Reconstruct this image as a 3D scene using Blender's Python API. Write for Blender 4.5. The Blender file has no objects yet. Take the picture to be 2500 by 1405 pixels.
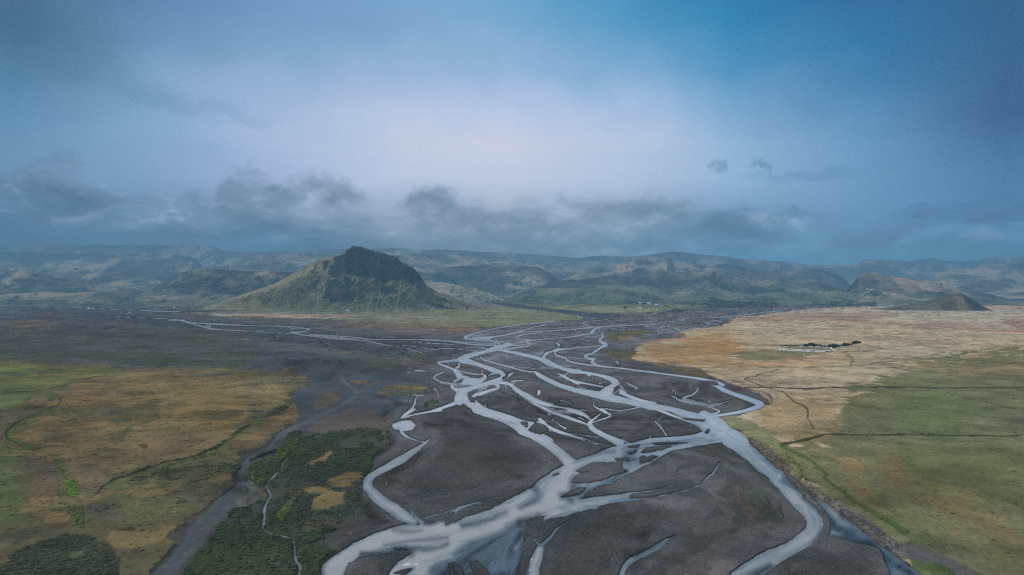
import bpy, math, random
import numpy as np
rng = np.random.default_rng(7); random.seed(7)
C = bpy.context.scene.collection
SC = bpy.context.scene

# ---------------------------------------------------------------- camera, world, sun, exposure
CAMH = 100.0            # drone height above the river plain, metres
FPX = 1667.0            # focal length in photograph pixels (24 mm equivalent)
CX, CY = 1250.0, 702.5
SIGMA = 1.2e-4          # extinction of the haze, per metre
HAZE_SEEN = (0.098, 0.215, 0.345)   # colour very far things fade to (linear)
GAIN = 0.80             # radiance of a flat white (albedo 1) ground under this sky
HAZE_TOP = 1050.0       # air above the camera inside the haze box
cam_d = bpy.data.cameras.new("camera"); cam = bpy.data.objects.new("camera", cam_d); C.objects.link(cam)
cam.location = (0, 0, CAMH); cam.rotation_euler = (math.radians(90), 0, 0)
cam_d.sensor_width = 36.0; cam_d.lens = FPX / 2500 * 36.0
cam_d.clip_start = 1.0; cam_d.clip_end = 80000.0
SC.camera = cam
SUN_AZ, SUN_EL = math.radians(-104), math.radians(32)     # azimuth from +Y towards +X
sun_d = bpy.data.lights.new("sun", "SUN"); sun_d.energy = 1.9; sun_d.angle = math.radians(10); sun_d.color = (1.0, 0.93, 0.84)
sun = bpy.data.objects.new("sun", sun_d); C.objects.link(sun)
sun.rotation_euler = (math.radians(90) - SUN_EL, 0, math.pi - SUN_AZ)
sun.location = (0, 0, 500)
SC.view_settings.view_transform = 'Standard'; SC.view_settings.look = 'None'
SC.view_settings.exposure = 0.0; SC.view_settings.gamma = 1.0
cy = SC.cycles
cy.use_denoising = False      # the photograph is itself grainy
cy.max_bounces = 4; cy.diffuse_bounces = 2; cy.glossy_bounces = 2; cy.transparent_max_bounces = 8
cy.pixel_filter_type = 'BLACKMAN_HARRIS'; cy.filter_width = 1.1
cy.volume_bounces = 0; cy.transmission_bounces = 2
cy.sample_clamp_indirect = 3.0
cy.use_adaptive_sampling = True; cy.adaptive_threshold = 0.01

def s2l(c):
    return tuple(((v / 255.0) / 12.92 if v <= 10.3 else ((v / 255.0 + 0.055) / 1.055) ** 2.4) for v in c)

def beyond_haze(c, el):
    """sky radiance outside the haze that is seen as colour c at that elevation"""
    L = min(15500.0, HAZE_TOP / max(math.sin(math.radians(max(el, 0.1))), 0.01)); T = math.exp(-SIGMA * L)
    return tuple(max((v - h * (1 - T)) / T, 0.004) / 4.0 for v, h in zip(s2l(c), HAZE_SEEN))

class NT:
    """small helper to write node maths as expressions"""
    def __init__(s, tree): s.t = tree; s.n = tree.nodes; s.l = tree.links
    def new(s, kind, **kw):
        n = s.n.new(kind)
        for k, v in kw.items(): setattr(n, k, v)
        return n
    def put(s, sock, v):
        if hasattr(v, "links") or isinstance(v, bpy.types.NodeSocket): s.l.new(v, sock)
        elif v is not None:
            try: sock.default_value = v
            except Exception: sock.default_value = (*v, 1.0) if len(v) == 3 else v[:3]
    def math(s, op, a, b=None, c=None, clamp=False):
        n = s.new("ShaderNodeMath", operation=op, use_clamp=clamp)
        s.put(n.inputs[0], a)
        if b is not None: s.put(n.inputs[1], b)
        if c is not None: s.put(n.inputs[2], c)
        return n.outputs[0]
    def vmath(s, op, a, b=None, scale=None):
        n = s.new("ShaderNodeVectorMath", operation=op)
        s.put(n.inputs[0], a)
        if b is not None: s.put(n.inputs[1], b)
        if scale is not None: s.put(n.inputs["Scale"], scale)
        return n.outputs[0]
    def sstep(s, x, a, b, lo=0.0, hi=1.0):
        n = s.new("ShaderNodeMapRange", interpolation_type='SMOOTHSTEP')
        s.put(n.inputs[0], x); s.put(n.inputs[1], a); s.put(n.inputs[2], b); s.put(n.inputs[3], lo); s.put(n.inputs[4], hi)
        return n.outputs[0]
    def lin(s, x, a, b, lo=0.0, hi=1.0):
        n = s.new("ShaderNodeMapRange"); n.clamp = True
        s.put(n.inputs[0], x); s.put(n.inputs[1], a); s.put(n.inputs[2], b); s.put(n.inputs[3], lo); s.put(n.inputs[4], hi)
        return n.outputs[0]
    def mix(s, f, a, b, mode='MIX'):
        n = s.new("ShaderNodeMix", data_type='RGBA', blend_type=mode)
        s.put(n.inputs[0], f); s.put(n.inputs[6], a); s.put(n.inputs[7], b)
        return n.outputs[2]
    def noise(s, vec, scale, detail=4, rough=0.55, dist=0.0, color=False):
        n = s.new("ShaderNodeTexNoise")
        s.put(n.inputs["Vector"], vec); n.inputs["Scale"].default_value = scale; n.inputs["Detail"].default_value = detail
        n.inputs["Roughness"].default_value = rough; n.inputs["Distortion"].default_value = dist
        return n.outputs[1 if color else 0]
    def ramp(s, x, stops, value=False, interp='LINEAR'):
        n = s.new("ShaderNodeValToRGB"); e = n.color_ramp.elements; n.color_ramp.interpolation = interp
        while len(e) < len(stops): e.new(0.5)
        for i, (p, c) in enumerate(stops):
            e[i].position = p; e[i].color = (c, c, c, 1) if value else (*c, 1)
        s.put(n.inputs[0], x)
        return n.outputs[0]

world = bpy.data.worlds.new("World"); SC.world = world; world.use_nodes = True
def build_world():
    t = NT(world.node_tree); t.n.clear()
    tc = t.new("ShaderNodeTexCoord"); d = t.vmath('NORMALIZE', tc.outputs["Generated"])
    sx = t.new("ShaderNodeSeparateXYZ"); t.put(sx.inputs[0], d); x, y, z = sx.outputs
    az = t.math('MULTIPLY', t.math('ARCTAN2', x, y), 180 / math.pi)      # degrees, 0 = straight ahead (north)
    el = t.math('MULTIPLY', t.math('ARCSINE', z), 180 / math.pi)
    comb = t.new("ShaderNodeCombineXYZ"); t.put(comb.inputs[0], az); t.put(comb.inputs[1], el); ae = comb.outputs[0]
    # broad irregularity of the cloud sheets
    wn = t.noise(ae, 0.10, 5, 0.55, color=True)
    wv = t.vmath('SCALE', t.vmath('SUBTRACT', wn, (0.5, 0.5, 0.5)), scale=5.0)
    sw = t.new("ShaderNodeSeparateXYZ"); t.put(sw.inputs[0], t.vmath('ADD', ae, wv)); azw, elw = sw.outputs[0], sw.outputs[1]
    fn = t.noise(ae, 0.45, 6, 0.6, color=True)
    fv = t.vmath('SCALE', t.vmath('SUBTRACT', fn, (0.5, 0.5, 0.5)), scale=3.4)
    sf = t.new("ShaderNodeSeparateXYZ"); t.put(sf.inputs[0], t.vmath('ADD', ae, fv)); azf, elf = sf.outputs[0], sf.outputs[1]
    azs = (-36, -27, -18, -9, 0, 9, 18, 27, 36)
    rows = SKYROWS
    u = t.lin(azw, -60, 60)
    col = None; prev = None
    for i, (e0, cols) in enumerate(rows):
        st = [((a + 60) / 120, beyond_haze(c, e0)) for a, c in zip(azs, cols)]
        r = t.ramp(u, st)
        col = r if col is None else t.mix(t.lin(elw, prev, e0), col, r)
        prev = e0
    # high thin streaks
    st_v = t.vmath('MULTIPLY', ae, (0.35, 1.6, 1.0))
    sn = t.noise(st_v, 0.16, 5, 0.55, 0.6)
    col = t.mix(t.math('MULTIPLY', t.sstep(sn, 0.45, 0.8), 0.28), col, t.mix(1.0, col, (0.66, 0.78, 0.86), 'MULTIPLY'))
    col = t.mix(t.math('MULTIPLY', t.sstep(sn, 0.52, 0.2), 0.2), col, t.mix(1.0, col, (1.25, 1.16, 1.1), 'MULTIPLY'))
    # cloud bank over the mountains: ragged top that follows the azimuth
    tops = [((a + 60) / 120, e / 20.0) for a, e in BANK]
    top = t.math('MULTIPLY', t.ramp(t.lin(az, -60, 60), tops, value=True, interp='EASE'), 20.0)
    f1 = t.sstep(t.math('SUBTRACT', top, elf), -0.55, 0.75)
    bn = t.noise(t.vmath('MULTIPLY', ae, (0.55, 1.25, 1.0)), 0.36, 7, 0.6, 0.4)
    body = t.sstep(bn, 0.34, 0.68)
    low = t.sstep(el, 1.5, 6.0)
    bank = t.math('MULTIPLY', t.math('MULTIPLY', f1, t.math('MULTIPLY_ADD', body, 0.75, 0.25)), t.math('MULTIPLY_ADD', low, 0.7, 0.3))
    col = t.mix(t.math('MULTIPLY', bank, 0.62), col, t.ramp(u, [(p_, beyond_haze(c_, 6.0)) for p_, c_ in ((0.2, (88, 120, 148)), (0.42, (106, 134, 158)), (0.6, (100, 132, 156)), (0.8, (70, 116, 150)))]))
    lit = t.math('MULTIPLY', t.math('MULTIPLY', f1, low), t.sstep(bn, 0.46, 0.26))
    col = t.mix(t.math('MULTIPLY', lit, 0.8), col, beyond_haze((160, 178, 200), 5.0))
    # lumps of the bank, lit above and dark below, kept legible through the haze in front of them
    ln1 = t.noise(t.vmath('MULTIPLY', ae, (0.42, 1.15, 1.0)), 0.30, 7, 0.58, 0.5)
    amp = t.math('MULTIPLY', t.math('MULTIPLY', f1, t.sstep(el, 0.8, 3.2)), t.lin(el, 2.0, 9.0, 3.8, 1.9))
    fac = t.math('MAXIMUM', t.math('MULTIPLY_ADD', t.math('SUBTRACT', 0.5, ln1), amp, 1.0), 0.2)
    col = t.vmath('SCALE', col, scale=fac)
    for (a0, e0, ra, re, rot, amt, c) in PUFFS:
        da = t.math('SUBTRACT', azf, a0); de = t.math('SUBTRACT', elf, e0); cr, sr = math.cos(rot), math.sin(rot)
        p = t.math('ADD', t.math('MULTIPLY', da, cr / ra), t.math('MULTIPLY', de, sr / ra))
        q = t.math('ADD', t.math('MULTIPLY', da, -sr / re), t.math('MULTIPLY', de, cr / re))
        r2 = t.math('SQRT', t.math('ADD', t.math('MULTIPLY', p, p), t.math('MULTIPLY', q, q)))
        m = t.math('MULTIPLY', t.sstep(r2, 1.25, 0.35), t.math('MULTIPLY_ADD', t.sstep(bn, 0.25, 0.7), 0.5, 0.5))
        col = t.mix(t.math('MULTIPLY', m, amt * 0.82), col, beyond_haze(c, e0))
    sky = t.new("ShaderNodeTexSky", sky_type='NISHITA'); sky.sun_disc = False
    sky.sun_elevation = SUN_EL; sky.sun_rotation = SUN_AZ; sky.air_density = 1.0; sky.dust_density = 2.0
    # the overcast covers the clear sky; a few tenths of it stay thin
    clear = sky.outputs[0]
    colb = t.vmath('SCALE', col, scale=10.0 * SKYGAIN * 4.0)
    mixc = t.mix(0.96, clear, colb)
    bg = t.new("ShaderNodeBackground"); t.put(bg.inputs[0], mixc); bg.inputs[1].default_value = 0.1
    out = t.new("ShaderNodeOutputWorld"); t.l.new(bg.outputs[0], out.inputs[0])
SKYGAIN = 0.90
# sky colours by elevation (degrees) and azimuth (-36 ... 36), sRGB
SKYROWS = [
 (0.5, [(58,104,138),(60,112,150),(66,116,150),(92,128,154),(98,134,160),(92,140,172),(88,140,176),(94,150,186),(84,138,176)]),
 (3.0, [(72,122,154),(78,128,160),(86,132,162),(108,138,162),(118,146,170),(114,148,174),(98,146,180),(98,152,188),(86,140,178)]),
 (5.5, [(102,140,170),(118,150,180),(130,158,188),(144,165,190),(152,172,196),(142,166,192),(116,154,188),(104,150,190),(86,132,174)]),
 (8.5, [(112,150,184),(136,168,204),(168,188,222),(190,204,228),(192,205,228),(180,199,224),(150,184,218),(112,158,198),(74,120,162)]),
 (11.5,[(100,148,186),(142,176,212),(178,198,228),(200,211,232),(207,214,234),(190,206,230),(150,186,220),(100,152,194),(54,102,146)]),
 (14.5,[(84,132,168),(134,170,208),(164,190,222),(190,206,234),(196,210,238),(172,198,230),(124,172,212),(72,134,180),(42,102,144)]),
 (17.5,[(72,112,142),(112,150,190),(138,174,212),(158,188,224),(158,190,226),(130,178,218),(84,154,200),(40,122,172),(32,102,144)]),
 (21.0,[(78,112,142),(98,142,184),(122,164,206),(132,174,214),(122,174,214),(90,160,204),(44,136,186),(16,108,160),(20,102,142)]),
 (26.0,[(92,126,154),(100,150,190),(118,164,206),(116,170,212),(90,164,208),(56,148,196),(18,118,170),(6,98,152),(20,98,140)]),
 (36.0,[(190,202,214),(190,205,220),(190,208,225),(190,208,226),(188,208,226),(180,204,224),(170,198,222),(160,190,215),(160,190,215)]),
 (55.0,[(252,246,240)]*9),
]
BANK = [(-50,8.5),(-37,8.2),(-33,9.0),(-30,7.2),(-24,7.0),(-22.5,8.6),(-18,8.6),(-13,8.2),(-11,5.8),(-8,8.0),(-5,7.6),(-1,7.0),(5,7.6),(13,6.8),(19,6.6),(24,5.8),(27,4.4),(33,5.2),(40,6),(50,6)]
PUFFS = [ # azimuth, elevation, radii, rotation, amount, colour
 (-33.0, 7.9, 3.2, 1.1, 0.1, 0.55, (128,158,190)),
 (-33.5, 6.0, 4.6, 1.0,-0.28, 0.75, (84,116,144)),
 (-15.0, 7.9, 3.2, 1.25,-0.25, 0.90, (98,128,152)),
 (-18.6, 7.3, 1.9, 0.8, 0.1, 0.75, (104,134,160)),
 (-21.0, 8.9, 1.9, 0.45,-0.1, 0.6, (112,142,168)),
 (-21.5, 5.9, 3.8, 0.7, 0.0, 0.6, (98,128,156)),
 (-6.2, 7.3, 2.3, 1.2,-0.2, 0.85, (104,134,158)),
 (1.5, 5.4, 4.2, 0.8, 0.0, 0.5, (96,130,154)),
 (12.5, 6.6, 3.0, 0.8,-0.1, 0.6, (106,136,162)),
 (19.0, 5.2, 5.0, 0.9, 0.12, 0.75, (92,128,152)),
 (9.0, 3.6, 8.0, 0.8, 0.05, 0.5, (84,124,152)),
 (16.9, 9.9, 0.62, 0.7, 1.1, 0.6, (96,134,166)),
 (19.9, 9.4, 1.1, 0.36,-0.6, 0.7, (90,128,160)),
 (24.0, 8.6, 5.0, 0.6, 0.05, 0.55, (94,142,180)),
 (33.0, 5.6, 6.0, 0.5, 0.15, 0.45, (72,122,160)),
 (33.0, 3.7, 5.0, 0.7, 0.0, 0.35, (112,150,190)),
 (-32.0, 15.2, 6.5, 1.7,-0.3, 0.36, (76,118,148)),
 (-23.5, 13.3, 5.2, 0.7,-0.06, 0.32, (96,138,176)),
 (-36.0, 18.0, 5.0, 2.2,-0.3, 0.12, (66,100,128)),
]
build_world()

# ---------------------------------------------------------------- numpy noise in world space
_T = rng.random((256, 256)).astype(np.float32)
def vnoise(x, y):
    xi = np.floor(x).astype(np.int64); yi = np.floor(y).astype(np.int64)
    fx = (x - xi).astype(np.float32); fy = (y - yi).astype(np.float32)
    fx = fx * fx * (3 - 2 * fx); fy = fy * fy * (3 - 2 * fy)
    a = _T[xi & 255, yi & 255]; b = _T[(xi + 1) & 255, yi & 255]; c = _T[xi & 255, (yi + 1) & 255]; d = _T[(xi + 1) & 255, (yi + 1) & 255]
    return (a * (1 - fx) + b * fx) * (1 - fy) + (c * (1 - fx) + d * fx) * fy
def fbm(x, y, wl, octv=4, gain=0.5, seed=0.0, rot=0.5):
    s = 0; amp = 1.0; tot = 0; f = 1.0 / wl; X, Y = x * f + seed * 17.3, y * f + seed * 9.1
    cr, sr = math.cos(rot), math.sin(rot)
    for k in range(octv):
        s = s + amp * vnoise(X, Y); tot += amp; amp *= gain
        X, Y = (X * cr - Y * sr) * 2.03 + 13.7, (X * sr + Y * cr) * 2.03 + 7.1
    return s / tot                     # 0..1, mean 0.5
def ridged(x, y, wl, octv=4, gain=0.5, seed=0.0):
    s = 0; amp = 1.0; tot = 0; f = 1.0 / wl; X, Y = x * f + seed * 11.3, y * f + seed * 5.7
    for k in range(octv):
        n = 1 - np.abs(2 * vnoise(X, Y) - 1); s = s + amp * n * n; tot += amp; amp *= gain
        X, Y = (X * 0.8 - Y * 0.6) * 2.1 + 3.7, (X * 0.6 + Y * 0.8) * 2.1 + 1.1
    return s / tot
def sm(x, a, b):
    t = np.clip((x - a) / (b - a), 0, 1); return t * t * (3 - 2 * t)

# ---------------------------------------------------------------- tracings: survey windows (origin x, y, scale)
VIEW = dict(Q=(1330,1000,2.727), R=(780,1200,2.275), A=(1000,740,4.132), B=(1400,740,4.132), C=(860,1000,3.468), D=(1360,1000,3.468), E=(1900,1000,3.468), F=(0,1000,3.468),
            G=(400,1000,3.468), H=(0,760,4.132), I=(500,760,4.132), J=(1900,740,4.132), N=(0,560,2.778), O=(800,560,2.778), P=(1600,560,2.778),
            K=(500,590,6.944), L=(840,590,6.944), S=(0,0,1.0))
def pts(txt):
    v, *r = txt.split(); ox, oy, sc = VIEW[v]; out = []
    for q in r:
        a = [float(z) for z in q.split(',')]
        out.append([ox + a[0] / sc, oy + a[1] / sc] + ([a[2] / sc] if len(a) > 2 else []))
    return np.array(out)
def smooth_line(P, n=2):
    for _ in range(n):                              # corner cutting keeps the traced bends but rounds them
        Q = [P[0]]
        for a, b in zip(P[:-1], P[1:]): Q += [0.78 * a + 0.22 * b, 0.22 * a + 0.78 * b]
        Q.append(P[-1]); P = np.array(Q)
    return P
class Sheet:
    """a traced plan: signed distances (photo pixels) of strokes and outlines on a grid of columns gx and rows gy"""
    def __init__(s, gx, gy, WX, WY): s.gx, s.gy, s.WX, s.WY = gx, gy, WX, WY
    def box(s, x0, x1, y0, y1, m):
        i0, i1 = np.searchsorted(s.gx, [x0 - m, x1 + m]); 
        g = s.gy if s.gy[0] < s.gy[-1] else s.gy[::-1]
        j0, j1 = np.searchsorted(g, [y0 - m, y1 + m])
        if s.gy[0] > s.gy[-1]: j0, j1 = len(g) - j1, len(g) - j0
        return slice(j0, j1), slice(i0, i1)
    def flow(s, DC, U, V, P, X, Y, m=30.0):
        """along-stream and across-stream distance in metres to the nearest traced thread of water"""
        if P.shape[1] < 3: P = np.c_[P, np.full(len(P), 60.0)]
        P = smooth_line(P); cum = rng.uniform(0, 4000)
        for a, b in zip(P[:-1], P[1:]):
            js, is_ = s.box(min(a[0], b[0]), max(a[0], b[0]), min(a[1], b[1]), max(a[1], b[1]), max(a[2], b[2]) / 2 + m)
            A = np.array(ground_at(a[0], max(a[1], CY + 8))); B = np.array(ground_at(b[0], max(b[1], CY + 8))); L = np.hypot(*(B - A)) + 1e-6; d = (B - A) / L
            x, y = X[js, is_] - A[0], Y[js, is_] - A[1]
            if x.size == 0: cum += L; continue
            u = x * d[0] + y * d[1]; v = -x * d[1] + y * d[0]; dd = np.hypot(v, u - np.clip(u, 0, L))
            k = dd < DC[js, is_]; DC[js, is_] = np.where(k, dd, DC[js, is_]); U[js, is_] = np.where(k, u + cum, U[js, is_]); V[js, is_] = np.where(k, v, V[js, is_]); cum += L
    def stroke(s, F, P, m=14.0, WD=None):
        if P.shape[1] < 3: P = np.c_[P, np.full(len(P), 2.0)]
        P = smooth_line(P)
        for a, b in zip(P[:-1], P[1:]):
            r = max(a[2], b[2]) / 2; js, is_ = s.box(min(a[0], b[0]), max(a[0], b[0]), min(a[1], b[1]), max(a[1], b[1]), r + m)
            X = s.WX[js, is_]; Y = s.WY[js, is_]
            if X.size == 0: continue
            dx, dy = b[0] - a[0], b[1] - a[1]; L = dx * dx + dy * dy + 1e-6
            t = np.clip(((X - a[0]) * dx + (Y - a[1]) * dy) / L, 0, 1)
            d = np.hypot(X - a[0] - t * dx, Y - a[1] - t * dy) - (a[2] + (b[2] - a[2]) * t) / 2
            if WD is not None:
                k = (d < F[js, is_]) & (d < 3); WD[js, is_] = np.where(k, np.maximum(WD[js, is_] * (F[js, is_] < 0), a[2] + (b[2] - a[2]) * t), WD[js, is_])
            F[js, is_] = np.minimum(F[js, is_], d)
    def poly(s, P, m=40.0):
        P = P[:, :2]; js, is_ = s.box(P[:, 0].min(), P[:, 0].max(), P[:, 1].min(), P[:, 1].max(), m)
        X = s.WX[js, is_]; Y = s.WY[js, is_]
        if X.size == 0: return (js, is_), None
        D = np.full(X.shape, 1e6, np.float32); ins = np.zeros(X.shape, bool)
        Q = np.roll(P, -1, 0)
        for a, b in zip(P, Q):
            dx, dy = b - a; L = dx * dx + dy * dy + 1e-6
            t = np.clip(((X - a[0]) * dx + (Y - a[1]) * dy) / L, 0, 1)
            D = np.minimum(D, np.hypot(X - a[0] - t * dx, Y - a[1] - t * dy))
            if abs(dy) > 1e-9:
                c = ((a[1] > Y) != (b[1] > Y)) & (X < dx * (Y - a[1]) / dy + a[0]); ins ^= c
        return (js, is_), np.where(ins, -D, D)

def ground_at(px, py):
    Y = CAMH * FPX / (py - CY); return (px - CX) * Y / FPX, Y

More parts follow.
